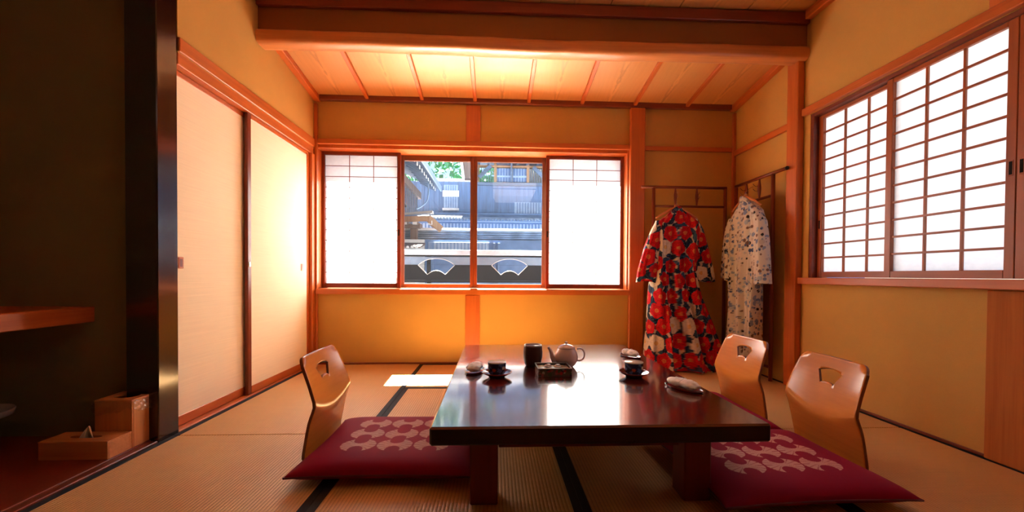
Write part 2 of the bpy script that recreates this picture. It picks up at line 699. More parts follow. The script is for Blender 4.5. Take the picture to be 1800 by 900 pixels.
# ---- walls
wb = MB()
wb.box(XL, XR + .15, YB, YW, -0.1, WZ0 - 0.05)
wb.box(XL, XR + .15, YB, YW, WZ1 + 0.01, 2.7)
wb.box(WX1 + .002, XR + .15, YB, YW, WZ0 - 0.05, WZ1 + 0.01)
tag(wb.build('wall_back', 'plaster'), 'ochre plaster wall around the wide window', 'wall', kind='structure')

wl = MB()
wl.box(XL - .14, XL, 1.96, YW, 1.80, 2.7)
wl.box(XL - .14, XL - .09, 1.96, YW, -0.1, 1.80)
wl.box(XL - .14, XL - .09, 3.36, YW, -0.1, 1.80)
tag(wl.build('wall_left', 'plaster'), 'ochre plaster wall above the papered sliding doors', 'wall', kind='structure')

RW_Y0, RW_Y1, RW_Z0, RW_Z1 = 0.92, 2.56, 0.755, 1.83     # window opening in the right wall
wr = MB()
wr.box(XR, XR + .13, YF, YB, -0.1, RW_Z0 - 0.045)
wr.box(XR, XR + .13, YF, YB, RW_Z1 + .002, 2.7)
wr.box(XR, XR + .13, RW_Y1, YB, RW_Z0 - 0.045, RW_Z1 + .002)
wr.box(XR, XR + .13, YF, RW_Y0, RW_Z0 - 0.045, RW_Z1 + .002)
tag(wr.build('wall_right', 'plaster'), 'ochre plaster wall around the side shoji window', 'wall', kind='structure')

tag(MB().box(XA - .3, XR + .13, YF - .1, YF, -0.1, 2.7).build('wall_front_unseen', 'dkplaster'),  # unseen wall, placed far back and dark to cut frontal bounce
    'unseen wall opposite the window, set back and darkened to dim frontal light', 'wall', kind='structure')
wa = MB()
wa.box(XA - .1, XA, YF, Y_END + .06, -0.1, 2.7)
wa.box(XA, -1.63, Y_END, Y_END + .06, -0.1, 2.7)
tag(wa.build('wall_alcove', 'dkplaster'), 'dark olive plaster wall lining the alcove', 'wall', kind='structure')

# alcove raised board, its edge strip, its lintel
tag(MB().box(XA, XL - .035, YF, Y_END, -0.05, 0.012, 0.002).build('floor_alcove', 'redY'),
    'dark red-brown board floor of the alcove', 'floor', kind='structure')
trim(MB().box(XL - .035, XL - .001, YF, 1.84, -0.05, 0.008, 0.003), 'redY', 'thin red-brown edge strip between alcove and tatami')
trim(MB().box(-1.64, XL, 1.842, 1.958, -0.05, 2.55, 0.004), 'lacZ', 'polished black lacquered alcove post', 'post')
tag(MB().box(XA, XL, YF, Y_END, 2.53, 2.62).build('ceiling_alcove', 'trimY'), 'board ceiling over the alcove', 'ceiling', kind='structure')

# ---- ceilings
ceil = thing('ceiling', 'cedar board ceilings, one flat and one sloping over the window bay', 'ceiling', kind='structure')
BX = [XL, -1.06, -0.61, -0.172, 0.278, 0.73, 1.184, 1.637, XR]
slope = math.atan(0.155)
y0c, y1c = 2.66, 3.40
Lc = (y1c - y0c) / math.cos(slope)
for a, b in zip(BX[:-1], BX[1:]):
    w = b - a - .003
    MB().box(-w / 2, w / 2, 0, Lc, 0, 0.012, 0.002).build('ceiling_board', 'ceil', ceil, ((a + b) / 2, y0c, ceil_z(y0c)), (-slope, 0, 0))
for x in BX[1:-1]:
    MB().box(-.0145, .0145, 0.0, Lc - 0.01, -0.028, -0.001, 0.003).build('ceiling_batten', 'trimY', ceil, (x, y0c, ceil_z(y0c)), (-slope, 0, 0))
for x in (XL + .026, XR - .026):
    MB().box(-.025, .025, 0, Lc, -0.045, -0.001, 0.004).build('edge_moulding', 'trimY', ceil, (x, y0c, ceil_z(y0c)), (-slope, 0, 0))
MB().box(XL + .05, XR - .05, YB - .045, YB - .001, 2.192, 2.238, 0.004).build('edge_moulding', 'redX', ceil)
MBX = [XL, -1.08, -0.625, -0.17, 0.287, 0.743, 1.197, 1.65, XR]
for a, b in zip(MBX[:-1], MBX[1:]):
    w = b - a - .005
    MB().box(-w / 2, w / 2, YF + .01, 2.60, 0, 0.012, 0.003).build('ceiling_board', 'ceil', ceil, ((a + b) / 2, 0, 2.515))
MB().box(XL, XR, YF, 2.62, 2.532, 2.56).build('ceiling_backing', 'dark', ceil)
for x0, x1 in ((XL + .001, XL + .045), (XR - .045, XR - .001)):
    MB().box(x0, x1, YF + .01, 2.565, 2.455, 2.513, 0.004).build('edge_moulding', 'trimY', ceil)
MB().box(XL - .15, XR + .15, 2.62, YW, 2.56, 2.62).build('roof_deck', 'dark', ceil)

# hanging wall over the log beam
tag(MB().box(XL, XR, 2.60, 2.66, 2.27, 2.56).build('wall_hanging', 'shadeplaster'), 'plaster strip wall above the log beam, shade put into its brown', 'wall', kind='structure')
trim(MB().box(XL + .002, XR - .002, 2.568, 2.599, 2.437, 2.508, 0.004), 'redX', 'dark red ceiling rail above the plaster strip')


def log_beam():
    mb = MB()
    rr = random.Random(3)
    ph = [rr.uniform(0, 6) for _ in range(6)]

    def fn(u, v):
        x = XL + .002 + (XR - XL - .004) * v
        a = 2 * math.pi * u
        # squarish log, flat on top, rounded below with slight waves
        e = 0.62
        ca, sa = math.cos(a), math.sin(a)
        yy = math.copysign(abs(ca) ** e, ca) * 0.062
        zz = math.copysign(abs(sa) ** e, sa) * 0.045
        wv = 1 + .035 * math.sin(3.1 * x + ph[0] + a) + .02 * math.sin(9 * x + ph[1] + 2 * a) + .012 * math.sin(21 * x + ph[2])
        return (x, 2.632 + yy * wv, 2.250 + zz * wv + 0.004 * math.sin(1.7 * x + ph[3]))
    mb.grid(32, 60, fn, True)
    mb._add([fn(k / 32, 0) for k in range(32)], [tuple(range(32))])
    mb._add([fn(k / 32, 1) for k in range(32)], [tuple(reversed(range(32)))])
    return mb


trim(log_beam(), 'beam', 'smooth round-edged log beam spanning the room', 'beam')

# ---- back wall trim
trim(MB().box(XL + .03, 1.146, YB - .03, YB - .001, 1.837, 1.879, 0.003), 'trimX', 'orange lintel rail above the wide window')
trim(MB().box(1.279, XR - .028, YB - .02, YB - .001, 1.836, 1.874, 0.003), 'trimX', 'orange wall rail above the folding kimono rack')
trim(MB().box(1.148, 1.277, YB - .045, YB - .001, 0, 2.19, 0.006), 'trimZ', 'broad orange post between window and kimono rack', 'post')
trim(MB().box(-0.247, -0.126, YB - .012, YB - .001, 1.881, 2.19, 0.002), 'trimZ', 'short wooden strut above the window lintel', 'post')
trim(MB().box(-0.247, -0.126, YB - .012, YB - .001, 0.018, 0.585, 0.002), 'trimZ', 'short wooden strut below the window sill', 'post')
trim(MB().box(XL + .001, XL + .027, YB - .03, YB - .001, 0.002, 2.17, 0.003), 'trimZ', 'slim wooden corner post beside the sliding doors', 'post')
trim(MB().box(XR - .026, XR - .001, YB - .03, YB - .001, 0.002, 2.17, 0.003), 'trimZ', 'slim wooden corner post behind the kimono rack', 'post')
trim(MB().box(XL + .028, 1.146, YB - .055, YW - .02, 0.592, 0.638, 0.004), 'trimX', 'deep orange window sill board', 'sill')
tag(MB().box(XL + .03, 1.146, YB - .012, YB - .001, 0.001, 0.016, 0.002).build('baseboard_back', 'redX'), 'thin wooden strip at the foot of the window wall', 'baseboard', kind='structure')
tag(MB().box(1.28, XR - .03, YB - .012, YB - .001, 0.001, 0.016, 0.002).build('baseboard_corner', 'redX'), 'thin wooden strip at the foot of the wall behind the kimonos', 'baseboard', kind='structure')
# window reveal: jambs and head lining
rv = MB()
rv.box(WX0 - .02, WX0 + .012, YB, YW - .02, 0.64, WZ1, 0.002)
rv.box(WX1 - .012, WX1 + .001, YB, YW - .02, 0.64, WZ1, 0.002)
rv.box(WX0 + .013, WX1 - .013, YB + .001, YW - .02, WZ1 - .025, WZ1 + .009, 0.002)
trim(rv, 'trimZ', 'orange lining boards of the window recess', 'window frame')

# ---- left wall trim and fusuma doors
trim(MB().box(XL - .02, XL + .010, 1.96, YB - .031, 1.806, 1.874, 0.004), 'trimY', 'upper orange lintel rail over the sliding doors')
trim(MB().box(XL - .085, XL + .001, 1.96, YB - .031, 1.745, 1.804, 0.003), 'trimY', 'grooved door head rail under the lintel')
trim(MB().box(XL - .085, XL - .001, 1.96, 3.36, -0.05, 0.006, 0.002), 'trimY', 'wooden sill track under the sliding doors', 'sill')
trim(MB().box(XL - .085, XL + .012, 3.318, YB - .032, 0.007, 1.744, 0.003), 'trimZ', 'wooden door jamb post in the corner', 'post')


def fusuma(n, y0, y1, xf, label, hy, hz):
    r = thing('door_%d' % n, label, 'sliding door', (xf, y0, 0), kind='structure')
    L, z0, z1, t = y1 - y0, 0.008, 1.743, 0.022
    MB().box(-t + .003, -.003, .03, L - .03, .05, z1 - .02).build('paper_panel', 'fusuma', r)
    MB().box(-t, 0, 0, .036, z0, z1, .003).build('stile', 'redZ', r)
    MB().box(-t, 0, L - .036, L, z0, z1, .003).build('stile', 'trimZ', r)
    MB().box(-t + .001, -.001, .0365, L - .0365, z0, .058, .003).build('bottom_rail', 'trimY', r)
    MB().box(-t + .001, -.001, .0365, L - .0365, z1 - .028, z1, .003).build('top_rail', 'trimY', r)
    h = MB().box(-.003, .0015, hy - y0 - .016, hy - y0 + .016, hz - .028, hz + .028, .002).build('finger_pull', 'trimZ', r)
    MB().box(-.001, .0022, hy - y0 - .009, hy - y0 + .009, hz - .02, hz + .02, .001).build('pull_recess', 'redZ', h)
    return r


fusuma(1, 1.962, 2.60, XL - .042, 'cream papered sliding door next to the black alcove post', 2.03, 0.81)
d2 = fusuma(2, 2.512, 3.316, XL - .012, 'cream papered sliding door next to the window wall', 3.20, 0.81)
lt = MB().box(-.024, .006, .004, .02, .80, .83, .002).build('latch', 'metal', d2)
lt['label'] = 'small steel latch on the door edge'

# ---- right wall trim
trim(MB().box(XR - .032, XR - .001, YF + .01, 2.60, 1.832, 1.880, 0.004), 'trimY', 'orange lintel rail above the side shoji window')
trim(MB().box(XR - .022, XR - .001, 2.715, YB - .031, 1.795, 1.842, 0.003), 'trimY', 'orange wall rail behind the polka dot robe')
trim(MB().box(XR - .045, XR + .10, YF + .01, 2.60, 0.711, 0.754, 0.004), 'trimY', 'orange sill rail under the side shoji window', 'sill')
trim(MB().box(XR - .05, XR - .001, 2.612, 2.712, 0, 2.30, 0.005), 'trimZ', 'orange post carrying the log beam end', 'post')
trim(MB().box(XR - .016, XR - .001, 1.42, 1.585, 0, 0.709, 0.004), 'oldpost', 'weathered wooden post under the side window', 'post')
trim(MB().box(XR - .016, XR - .001, 1.42, 1.60, 1.882, 2.45, 0.004), 'trimZ', 'wooden post above the side window lintel', 'post')
trim(MB().box(XR - .012, XR - .001, 1.587, 2.61, 0.0015, 0.014, 0.002), 'redY', 'thin wooden strip at the foot of the side wall')
rv = MB()
rv.box(XR + .001, XR + .11, RW_Y1 - .026, RW_Y1 - .001, 0.755, RW_Z1, 0.002)
rv.box(XR + .001, XR + .11, RW_Y0 + .001, RW_Y0 + .026, 0.755, RW_Z1, 0.002)
rv.box(XR + .001, XR + .11, RW_Y0 + .027, RW_Y1 - .027, RW_Z1 - .022, RW_Z1 + .001, 0.002)
trim(rv, 'redY', 'dark red lining boards of the side window recess', 'window frame')


# ---- shoji screens: local x along the screen, y = out of the room, z up
def shoji(n, label, width, z0, z1, cols, rows, loc, rz, wood_='red', stile=.028, rail_t=.03, rail_b=.04, bar=.007, pull=None, proud=.010):
    r = thing('window_%d' % n, label, 'shoji window', loc, rz, kind='structure')
    T = .026
    wx, wv = (wood_ + ('X'), wood_ + 'Z')
    MB().box(0, stile, 0, T, z0, z1, .002).build('stile', wv, r)
    MB().box(width - stile, width, 0, T, z0, z1, .002).build('stile', wv, r)
    MB().box(stile + .0005, width - stile - .0005, .001, T - .001, z0, z0 + rail_b, .002).build('bottom_rail', wx, r)
    MB().box(stile + .0005, width - stile - .0005, .001, T - .001, z1 - rail_t, z1, .002).build('top_rail', wx, r)
    ix0, ix1, iz0, iz1 = stile, width - stile, z0 + rail_b, z1 - rail_t
    yb0, yb1 = .0195 - proud, .0185
    pw, ph = (ix1 - ix0) / cols, (iz1 - iz0) / rows
    hb = MB().box(-(ix1 - ix0) / 2, (ix1 - ix0) / 2, yb0, yb1 - .002, -bar / 2, bar / 2, .001).mesh('lattice_bar', wx)
    vb = MB().box(-bar / 2, bar / 2, yb0 + .0015, yb1, -(iz1 - iz0) / 2, (iz1 - iz0) / 2, .001).mesh('lattice_bar', wv)
    for j in range(1, rows):
        link('lattice_bar', hb, r, ((ix0 + ix1) / 2, 0, iz0 + j * ph))
    for i in range(1, cols):
        link('lattice_bar', vb, r, (ix0 + i * pw, 0, (iz0 + iz1) / 2))
    pm = MB()
    pm._add([(-pw / 2, 0, -ph / 2), (pw / 2, 0, -ph / 2), (pw / 2, 0, ph / 2), (-pw / 2, 0, ph / 2)], [(0, 1, 2, 3)])
    pme = pm.mesh('paper_pane', 'paper')
    for j in range(rows):
        for i in range(cols):
            link('paper_pane', pme, r, (ix0 + (i + .5) * pw, yb1 + .0006, iz0 + (j + .5) * ph))
    if pull:
        px, pz = pull
        h = MB().box(px - .009, px + .009, -.0015, .004, pz - .032, pz + .032, .0015).build('finger_pull', wv, r)
        MB().box(px - .006, px + .006, -.0022, .002, pz - .027, pz + .027, .001).build('pull_recess', 'dark', h)
    return r


YS = YB + .095
shoji(1, 'backlit shoji screen next to the cream sliding doors', .672, .641, 1.812, 3, 12, (-1.490, YS, 0), 0, bar=.005, pull=(.658, 1.12))
shoji(2, 'backlit shoji screen next to the broad orange post', .690, .641, 1.812, 3, 12, (.448, YS, 0), 0, bar=.005, pull=(.014, 1.12))


def sash(n, label, x0, x1, y):
    r = thing('window_%d' % n, label, 'glass window', (x0, y, 0), kind='structure')
    w, z0, z1, s = x1 - x0, .641, 1.812, .030
    MB().box(0, s, 0, .03, z0, z1, .002).build('stile', 'sashZ', r)
    MB().box(w - s, w, 0, .03, z0, z1, .002).build('stile', 'sashZ', r)
    MB().box(s + .0005, w - s - .0005, .001, .029, z0, z0 + .036, .002).build('bottom_rail', 'sashX', r)
    MB().box(s + .0005, w - s - .0005, .001, .029, z1 - .048, z1, .002).build('top_rail', 'sashX', r)
    MB().box(s - .004, w - s + .004, .013, .016, z0 + .032, z1 - .044).build('glass_pane', 'glass', r)
    return r


sash(3, 'glass sash behind the shoji next to the sliding doors', -1.486, -.835, 3.565)
sash(4, 'clear glass sash in brown frame, half next to the sliding doors', -.834, -.1905, 3.565)
sash(5, 'clear glass sash in brown frame, half next to the kimono rack', -.1895, .452, 3.565)
sash(6, 'glass sash behind the shoji next to the broad post', .453, 1.136, 3.565)

# side shoji: rotate so that local +x runs towards the camera (-Y), local y points out (+X)
SX1, SX2 = XR + .036, XR + .006


def side(n, label, ya, yb, x, **k):
    shoji(n, label, ya - yb, .756, 1.806, 3, 11, (x, ya, 0), -math.pi / 2, rail_t=.022, rail_b=.036, bar=.011, stile=.034, proud=.013, wood_='side', **k)


side(7, 'side shoji screen against the beam post, set back', 2.533, 2.01, SX1, pull=(.016, 1.10))
side(8, 'wide side shoji screen in the front track', 2.053, 1.515, SX2, pull=(.522, 1.205))
side(9, 'side shoji screen meeting the front one at its finger pull', 1.513, .95, SX2, pull=(.016, 1.205))

# wall outlet
o = thing('wall_outlet', 'small beige wall outlet plate low beside the broad post', 'outlet', (1.315, YB, .215))
MB().box(-.02, .02, -.007, -.0005, -.035, .035, .002).build('cover_plate', 'plate', o)
MB().box(-.009, .009, -.009, -.006, -.022, .022, .001).build('socket', 'cupin', o)

# ================================================================== FURNITURE
# ---- low table
ZT = 0.312
tb = thing('low_table', 'low red-brown lacquered table with thick top', 'table', (0.327, 1.86, 0))
TW, TD = 0.516, 0.692
top_ = MB().box(-TW, TW, -TD, TD, ZT - .056, ZT, .006).build('tabletop', ['table', 'tedge'], tb)
for pg_ in top_.data.polygons:
    if pg_.normal.z < 0.5:
        pg_.material_index = 1
for sx in (-1, 1):
    for sy in (-1, 1):
        cx_, cy2 = sx * (TW - .157), sy * (TD - .18)
        MB().box(cx_ - .046, cx_ + .046, cy2 - .046, cy2 + .046, 0.0015, ZT - .057, .004).build('leg', 'tleg', tb)
for sy in (-1, 1):
    MB().box(-(TW - .205), TW - .205, sy * (TD - .18) - .012, sy * (TD - .18) + .012, ZT - .135, ZT - .057, .003).build('apron', 'tleg', tb)
for sx in (-1, 1):
    MB().box(sx * (TW - .157) - .012, sx * (TW - .157) + .012, -(TD - .228), TD - .228, ZT - .135, ZT - .057, .003).build('apron', 'tleg', tb)


# ---- legless bentwood chair: local +x = forward (towards the table)
def smooth_curve(pts, n=160):
    P = [Vector((x, 0, z)) for x, z in pts]
    out = []
    P = [2 * P[0] - P[1]] + P + [2 * P[-1] - P[-2]]
    for i in range(1, len(P) - 2):
        p0, p1, p2, p3 = P[i - 1:i + 3]
        for k in range(12):
            t = k / 12
            out.append(0.5 * ((2 * p1) + (p2 - p0) * t + (2 * p0 - 5 * p1 + 4 * p2 - p3) * t * t + (3 * p1 - p0 - 3 * p2 + p3) * t ** 3))
    out.append(P[-2])
    L = [0.0]
    for a, b in zip(out[:-1], out[1:]):
        L.append(L[-1] + (b - a).length)
    return np.array([[p.x, p.z] for p in out]), np.array(L)


ZP = [(.34, .008), (.26, .008), (.16, .008), (.06, .008), (.028, .010), (.010, .018), (.002, .032), (.003, .055), (.011, .09), (.024, .135),
      (.0355, .172), (.0400, .186), (.0428, .198), (.0436, .207), (.0426, .217), (.0400, .228), (.0330, .248), (.0155, .298), (-.0025, .350), (-.0220, .405), (-.0290, .425)]
ZC, ZL = smooth_curve(ZP)
S_TOP = ZL[-1]
S_BEND = float(np.interp(0.205, ZC[len(ZC) // 3:, 1], ZL[len(ZC) // 3:]))


def zp(s):
    return np.interp(s, ZL, ZC[:, 0]), np.interp(s, ZL, ZC[:, 1])


def zsurf(u, s):
    hw = 0.19
    t = u / hw
    k = min(1.0, max(0.0, (s - (S_BEND - .19)) / .17))
    k = k * k * (3 - 2 * k)
    s2 = s - k * 0.050 * (t * t - 0.25) * min(1.0, max(0.0, (S_TOP + .05 - s) / .16))
    x, z = zp(min(max(s2, 0.0), S_TOP))
    k2 = min(1.0, max(0.0, (s - S_BEND + .02) / .20))
    x = x + 0.006 * t * t * k2
    _, z0 = zp(s)
    return Vector((x, u, z * (1 - k) + z0 * k))


def zmap(u, s, w):
    e = .002
    p = zsurf(u, s)
    du = zsurf(u + e, s) - zsurf(u - e, s)
    ds = zsurf(u, min(s + e, S_TOP)) - zsurf(u, max(s - e, 0))
    n = ds.cross(du)
    if n.length < 1e-9:
        n = Vector((0, 0, 1))
    n.normalize()
    return p - n * (w - .005) if n.x * 0 + n.dot(Vector((1, 0, 1))) < 0 else p + n * (w - .005)


def zaisu_mesh():
    def halfw(s):
        return float(np.interp(s, [0, .25, .38, S_BEND, S_TOP - .1, S_TOP], [.165, .178, .185, .190, .178, .166]))
    right = []
    rc = .035
    n = 34
    right.append((halfw(0) - .03, 0.0))
    right.append((halfw(0) - .009, .009))
    for i in range(n + 1):
        s = .03 + (S_TOP - rc - .03) * i / n
        right.append((halfw(s), s))
    hwt = halfw(S_TOP)
    for k in range(1, 8):
        a = math.pi / 2 * k / 8
        right.append((hwt - rc + rc * math.cos(a), S_TOP - rc + rc * math.sin(a)))
    right.append((hwt - rc, S_TOP))
    top = [(hwt - rc - (2 * hwt - 2 * rc) * k / 10, S_TOP) for k in range(1, 10)]
    left = [(-u, s) for u, s in reversed(right)]
    bot = [(-(halfw(0) - .03) + (2 * halfw(0) - .06) * k / 8, 0.0) for k in range(1, 8)]
    outline = right + top + left + bot
    # fan-shaped hand hole
    z0 = S_TOP - .118
    fan = [(t * .060, z0 + .052 + .014 * (1 - t * t)) for t in np.linspace(-1, 1, 13)]
    fan += [(t * .034, z0 + .012 * (1 - t * t)) for t in np.linspace(1, -1, 9)]
    extra = []
    for s in sorted(list(np.linspace(.008, S_TOP - .008, 56)) + list(np.linspace(S_BEND - .045, S_BEND + .05, 34))):
        hw = halfw(s)
        for i in range(25):
            u = (-1 + 2 * i / 24) * (hw - .008)
            if s > S_TOP - rc and abs(u) > hw - rc:
                continue
            extra.append((u, s))
    mb = MB()
    mb.plate(outline, [fan], zmap, 0.011, 0, extra, True, 1)
    return mb.mesh('bent_shell', ['plyface', 'plyedge'])


ZME = zaisu_mesh()


def zaisu(label, loc, rz):
    r = thing('legless_chair', label, 'chair', loc, rz, 'legless chairs around the low table')
    s = link('bent_shell', ZME, r)
    return r


zaisu('legless bentwood chair standing alone on the sliding door side of the table', (-.742, 1.755, .0015), math.radians(0))
zaisu('legless bentwood chair nearer to the weathered post under the side window', (1.385, 1.585, .0015), math.radians(178))
zaisu('legless bentwood chair nearer to the hanging kimonos', (1.362, 2.115, .0015), math.radians(182))

# ---- floor cushions
CA, CB, CT = .325, .272, .078


def cushion_mesh():
    mb = MB()
    N = 230

    def edge(u, v):
        x = CA * u * (1 - .045 * (1 - v * v) * abs(u)) * (1 + .02 * abs(u * v) ** 3)
        y = CB * v * (1 - .045 * (1 - u * u) * abs(v)) * (1 + .02 * abs(u * v) ** 3)
        return x, y

    def hgt(u, v):
        return max(0.0, (1 - abs(u) ** 5) * (1 - abs(v) ** 5)) ** 0.42

    def top(a, b):
        u, v = 2 * a - 1, 2 * b - 1
        x, y = edge(u, v)
        return (x, y, .030 + (CT - .030) * hgt(u, v) - .006 * math.exp(-(u * u + v * v) * 20))

    def bot(a, b):
        u, v = 2 * a - 1, 2 * b - 1
        x, y = edge(u, v)
        return (x, y, .030 - .028 * max(0.0, (1 - abs(u) ** 8) * (1 - abs(v) ** 8)) ** .5)
    mb.grid(N, N, top)
    mb.grid(40, 40, bot, flip=True)
    me = mb.mesh('cushion_cover', 'cushion')

    def pr(co):
        x, y, z = co[:, 0], co[:, 1], co[:, 2]
        base = np.array([0.235, 0.004, 0.030])
        gold = np.array([0.52, 0.27, 0.24])
        px, py = .142, .112
        ci, cj = np.round((x - .012) / px), np.round(y / py)
        dx, dy = x - .012 - ci * px, y - cj * py
        r = np.hypot(dx / .068, dy / .054)
        m_ = (r < 1) & (np.hypot(dx, dy - .040) > .0285) & (np.hypot(dx, dy + .040) > .0285)
        an = np.arctan2(dy, np.abs(dx) - .006)
        rib = np.abs(np.sin(an * 8.0)) < .26
        rib &= np.hypot(dx, dy) > .018
        ok = (np.abs(ci) <= 1) & (np.abs(cj) <= 1) & (z > .045)
        m_ &= ok
        out = np.repeat(base[None], len(x), 0)
        out[m_] = gold
        out[m_ & rib] = base * .75 + gold * .25
        return out
    set_print(me, pr)
    return me


CME = cushion_mesh()


def piping():
    mb = MB()
    pts = []
    for k in range(120):
        t = k / 120 * 4
        e, f = int(t), t - int(t)
        a = -1 + 2 * f
        u, v = [(a, -1), (1, a), (-a, 1), (-1, -a)][e]
        x = CA * u * (1 - .045 * (1 - v * v) * abs(u)) * (1 + .02 * abs(u * v) ** 3)
        y = CB * v * (1 - .045 * (1 - u * u) * abs(v)) * (1 + .02 * abs(u * v) ** 3)
        pts.append((x, y, .030))
    mb.tube(pts + [pts[0]], .0035, 6, False)
    return mb.mesh('seam_piping', 'pipe')


M['pipe'] = plain('dark_crimson_seam', (0.10, 0.004, 0.016), 0.6)
PME = piping()


def cushion(label, loc, rz):
    r = thing('floor_cushion', label, 'cushion', loc, rz, 'crimson floor cushions')
    link('cushion_cover', CME, r)
    link('seam_piping', PME, r)


cushion('crimson patterned floor cushion on the sliding door side of the table', (-.398, 1.685, .0145), math.radians(-1))
cushion('crimson patterned floor cushion at the chair nearer to the weathered post', (1.035, 1.475, .0145), math.radians(180 + 2))
cushion('crimson patterned floor cushion at the chair nearer to the kimonos', (1.02, 2.075, .0145), math.radians(180 - 1))


# ---- tableware
def lerp_prof(p, n=4):
    out = []
    for (a, b), (c, d) in zip(p[:-1], p[1:]):
        for k in range(n):
            out.append((a + (c - a) * k / n, b + (d - b) * k / n))
    return out + [p[-1]]


def cup_print(co):
    x, y, z = co[:, 0], co[:, 1], co[:, 2]
    navy, blue, red, cream = np.array([.010, .017, .06]), np.array([.05, .10, .26]), np.array([.34, .07, .05]), np.array([.5, .45, .36])
    an = np.arctan2(y, x)
    out = np.repeat(navy[None], len(x), 0)
    s = np.sin(an * 6 + 1.5 * np.sin(z * 160)) * np.cos(z * 130 + an * 2)
    out[s > .45] = blue
    for a0, z0, c in ((-2.2, .026, red), (-1.5, .022, blue), (-.6, .028, red), (.8, .026, red), (2.4, .026, red), (-1.05, .034, cream)):
        d = np.hypot((np.angle(np.exp(1j * (an - a0)))) * .04, z - z0)
        out[d < .008] = c
    out[z > .0535] = cream
    return out


def tea_set(label_c, label_s, x, y):
    s = thing('saucer', label_s, 'saucer', (x, y, ZT + .0005), 0, 'red lacquer saucers')
    MB().lathe([(.0, .010), (.030, .010), (.044, .013), (.062, .022), (.066, .0245), (.067, .023), (.060, .017), (.040, .007), (.034, .0)], 40).build('dish', 'redlac', s)
    MB().lathe([(.033, .006), (.034, .0), (.030, .0), (.029, .006)], 32).build('foot_ring', 'redlac', s)
    c = thing('tea_cup', label_c, 'cup', (x, y, ZT + .011), .3, 'blue tea cups')
    prof = lerp_prof([(.024, 0), (.032, .003), (.0375, .012), (.0395, .026), (.0400, .046), (.0405, .056), (.0395, .057)], 5)
    me = MB().lathe(prof, 72).mesh('cup_wall', 'cup')
    set_print(me, cup_print)
    link('cup_wall', me, c)
    MB().lathe([(.0394, .0569), (.0370, .054), (.0365, .035), (.034, .014), (.022, .008), (0, .007)], 40).build('cup_lining', 'cupin', c)


tea_set('small navy tea cup standing beside the brown jar', 'red lacquer saucer under the cup beside the brown jar', .012, 1.745)
tea_set('small navy tea cup on the table side facing the kimonos', 'red lacquer saucer under the cup facing the kimonos', .618, 1.735)

# barrel-shaped dark jar
j = thing('tea_jar', 'dark brown barrel-shaped tea jar with pewter rim', 'jar', (.190, 1.955, ZT + .0005))
MB().lathe([(.030, 0), (.036, .002), (.043, .018), (.0475, .045), (.048, .070), (.045, .094), (.0435, .100)], 40).build('barrel', 'jar', j)
MB().lathe([(.0437, .0995), (.0445, .102), (.0430, .1045), (.0395, .104), (.039, .098), (0, .097)], 40).build('rim', 'jarlid', j)


# teapot, spout to the left
def teapot():
    t = thing('teapot', 'reflection-tinted pink porcelain teapot with knobbed lid and looped handle', 'teapot', (.352, 1.935, ZT + .0005), math.radians(3))
    MB().lathe([(.032, 0), (.035, .002), (.046, .014), (.0565, .034), (.0575, .050), (.051, .072), (.043, .088), (.0405, .0915), (.038, .0915)], 44).build('pot_body', 'teapot', t)
    l = MB().lathe([(.0425, .0905), (.0435, .093), (.038, .099), (.024, .1065), (.010, .110), (.004, .1105), (0, .1108)], 40).build('lid', 'teapot', t)
    MB().lathe([(.004, .1095), (.0045, .1125), (.0075, .1165), (.0075, .1205), (.005, .1235), (0, .1243)], 24).build('knob', 'teapot', l)
    sp = [(-.046, 0, .026), (-.060, 0, .034), (-.069, 0, .050), (-.074, 0, .068), (-.080, 0, .084), (-.090, 0, .096)]
    MB().tube(sp, [.018, .0155, .012, .009, .0072, .006], 18, True).build('spout', 'teapot', t)
    hp = []
    for k in range(17):
        a = math.radians(118 - 236 * k / 16)
        hp.append((.066 + .026 * math.cos(a), 0, .058 + .030 * math.sin(a)))
    MB().tube(hp, [.0042] * 17, 12).build('handle', 'teapot', t)


teapot()

# small floral box with little wrapped sweets
b = thing('sweets_box', 'small square floral lacquer box with grey lining', 'box', (.268, 1.805, ZT + .0005), math.radians(1))
mb = MB()
bw, bd, bh = .075, .058, .034


def wallgrid(p0, p1, z0, z1, n=40, m_=14):
    mb.grid(n, m_, lambda u, v: (p0[0] + (p1[0] - p0[0]) * u, p0[1] + (p1[1] - p0[1]) * u, z0 + (z1 - z0) * v), smooth=False)


cs = [(-bw, -bd), (bw, -bd), (bw, bd), (-bw, bd)]
for k in range(4):
    wallgrid(cs[k], cs[(k + 1) % 4], 0, bh)
me = mb.mesh('box_sides', 'traybox')


def box_print(co):
    n = len(co)
    base = np.array([.10, .09, .06])
    out = np.repeat(base[None], n, 0)
    r2 = np.random.default_rng(3)
    u = co[:, 0] + co[:, 1] * 1.3
    for k in range(46):
        cu, cz, rad = r2.uniform(-.16, .16), r2.uniform(0, bh), r2.uniform(.004, .010)
        c = [(.36, .04, .03), (.42, .36, .26), (.05, .09, .04), (.30, .10, .08), (.03, .03, .05)][r2.integers(5)]
        out[np.hypot(u - cu, co[:, 2] - cz) < rad] = c
    return out


set_print(me, box_print)
link('box_sides', me, b)
MB().box(-bw + .003, bw - .003, -bd + .003, bd - .003, .004, .024).build('lining', 'steelgrey', b)
rm = MB()
for x0, x1, y0, y1 in ((-bw - .002, bw + .002, -bd - .002, -bd + .003), (-bw - .002, bw + .002, bd - .003, bd + .002),
                       (-bw - .002, -bw + .003, -bd + .003, bd - .003), (bw - .003, bw + .002, -bd + .003, bd - .003)):
    rm.box(x0, x1, y0, y1, bh - .003, bh + .002, .001)
rm.build('rim', 'jarlid', b)


